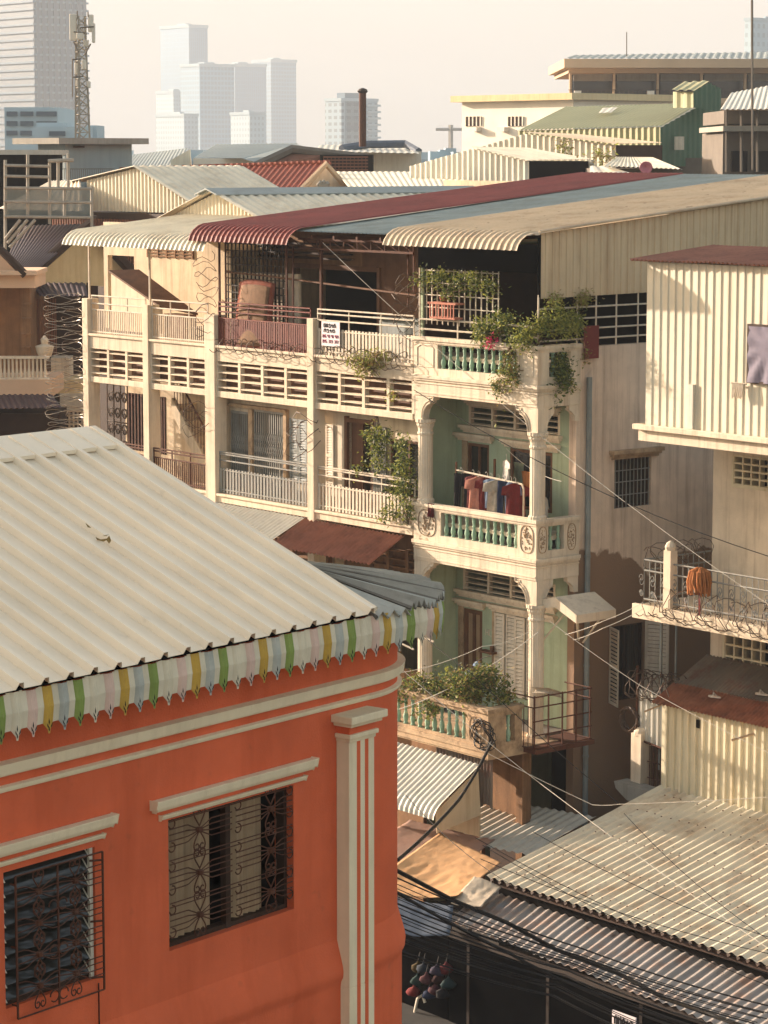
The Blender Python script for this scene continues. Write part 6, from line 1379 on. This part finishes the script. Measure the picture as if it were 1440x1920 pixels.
part_box('body', 'tower_white', t, 60, 238, 165, 300, 300, 15); part_box('upper_floor', 'tower_white', t, 68, 230, 125, 238, 303, 8); part_box('upper_floor', 'tower_white', t, 160, 235, 182, 300, 305, 8); part_box('window', 'tower_dark', t, 92, 246, 122, 255, 299.6, .4)
m = MB(); a = at(845, 285, 900)
m.bar(a, a + Z * 9, .8); m.bar(a + Z * 7.5 - Vector((5, 0, 0)), a + Z * 7.5 + Vector((5, 0, 0)), .5); tag(build('tower_crane', m, 'concrete'), 'faint tower crane far away on the horizon', 'crane')
rr3 = random.Random(3)
m = MB()
for k in range(60):
    x = rr3.uniform(150, 1000); Y = rr3.uniform(250, 700); y = rr3.uniform(276, 290); w = rr3.uniform(12, 40); pbox(m, x, y, x + w, 420, Y, 12)
far = build('far_rooftops', m, 'tw_pale'); tag(far, 'hazy mass of low far-off roofs along the horizon', None, kind='stuff')
# ---------------------------------------------------------------- air, sky, sun, camera
HAZE = 0.00034
SKY_TINT = (1.0, .825, .66, 1); HORIZON = (1.58, 1.4, 1.2, 1)
m = MB(); m.box(lambda x, y, z: Vector((x, y, z)), -1300, 1300, -40, 3600, -1.0, 230)
hz = build('haze', m, 'dark_inside', weld=True); hz['kind'] = 'stuff'; hz['label'] = 'pale warm haze over the city'
hm = bpy.data.materials.new('haze_air'); hm.use_nodes = True; nt = hm.node_tree; nt.nodes.clear()
ou = nt.nodes.new('ShaderNodeOutputMaterial'); pvn = nt.nodes.new('ShaderNodeVolumePrincipled')
pvn.inputs['Color'].default_value = (.55, .60, .66, 1); pvn.inputs['Density'].default_value = HAZE; pvn.inputs['Anisotropy'].default_value = .1
nt.links.new(pvn.outputs[0], ou.inputs['Volume']); hz.data.materials.clear(); hz.data.materials.append(hm)
SUN_EL, SUN_AZ = math.radians(14.5), math.radians(-57.5)      # azimuth from +Y towards +X
w = bpy.data.worlds.new('World'); sc.world = w; w.use_nodes = True; nt = w.node_tree; bgn = nt.nodes['Background']
sky = nt.nodes.new('ShaderNodeTexSky'); sky.sky_type = 'NISHITA'; sky.sun_disc = False; sky.sun_elevation = SUN_EL; sky.sun_rotation = SUN_AZ % (2 * math.pi)
sky.air_density = 1.2; sky.dust_density = 3; sky.ozone_density = 1.0; sky.altitude = 0
# dusty evening air: the sky is warmed and pales to cream towards the horizon
tint = nt.nodes.new('ShaderNodeMix'); tint.data_type = 'RGBA'; tint.blend_type = 'MULTIPLY'; tint.inputs[0].default_value = 1; tint.inputs[7].default_value = SKY_TINT
nt.links.new(sky.outputs[0], tint.inputs[6])
tc = nt.nodes.new('ShaderNodeTexCoord'); sx = nt.nodes.new('ShaderNodeSeparateXYZ'); nt.links.new(tc.outputs['Generated'], sx.inputs[0])
mr = nt.nodes.new('ShaderNodeMapRange'); mr.inputs[1].default_value = 0; mr.inputs[2].default_value = .35; mr.inputs[3].default_value = 1; mr.inputs[4].default_value = 0; mr.interpolation_type = 'SMOOTHSTEP'
nt.links.new(sx.outputs[2], mr.inputs[0])
mx = nt.nodes.new('ShaderNodeMix'); mx.data_type = 'RGBA'; nt.links.new(mr.outputs[0], mx.inputs[0]); nt.links.new(tint.outputs[2], mx.inputs[6]); mx.inputs[7].default_value = HORIZON
nt.links.new(mx.outputs[2], bgn.inputs[0]); bgn.inputs[1].default_value = .15
sd = bpy.data.lights.new('sun', 'SUN'); sd.energy = 4.1; sd.angle = math.radians(.8); sd.color = (1, .84, .69)
so = bpy.data.objects.new('sun', sd); COL.objects.link(so)
dirv = Vector((math.sin(SUN_AZ) * math.cos(SUN_EL), math.cos(SUN_AZ) * math.cos(SUN_EL), math.sin(SUN_EL)))
so.rotation_euler = dirv.to_track_quat('Z', 'Y').to_euler(); so.location = (-20, 10, 60)
cd = bpy.data.cameras.new('camera'); cam = bpy.data.objects.new('camera', cd); COL.objects.link(cam)
cd.sensor_fit = 'VERTICAL'; cd.sensor_height = 36; cd.sensor_width = 27; cd.lens = 36 * F_PX / 1920; cd.clip_start = .5; cd.clip_end = 8000
cam.location = (0, 0, CAM_Z); cam.rotation_euler = (math.pi / 2 - PITCH, 0, 0); sc.camera = cam
vs_ = sc.view_settings; vs_.view_transform = 'Standard'; vs_.look = 'None'; vs_.exposure = 1.78; vs_.gamma = 1
cy = sc.cycles
cy.max_bounces = 6; cy.diffuse_bounces = 3; cy.glossy_bounces = 2; cy.transmission_bounces = 3; cy.transparent_max_bounces = 12; cy.volume_bounces = 1
cy.use_adaptive_sampling = True; cy.adaptive_threshold = .02; cy.use_denoising = True; cy.sample_clamp_indirect = 6
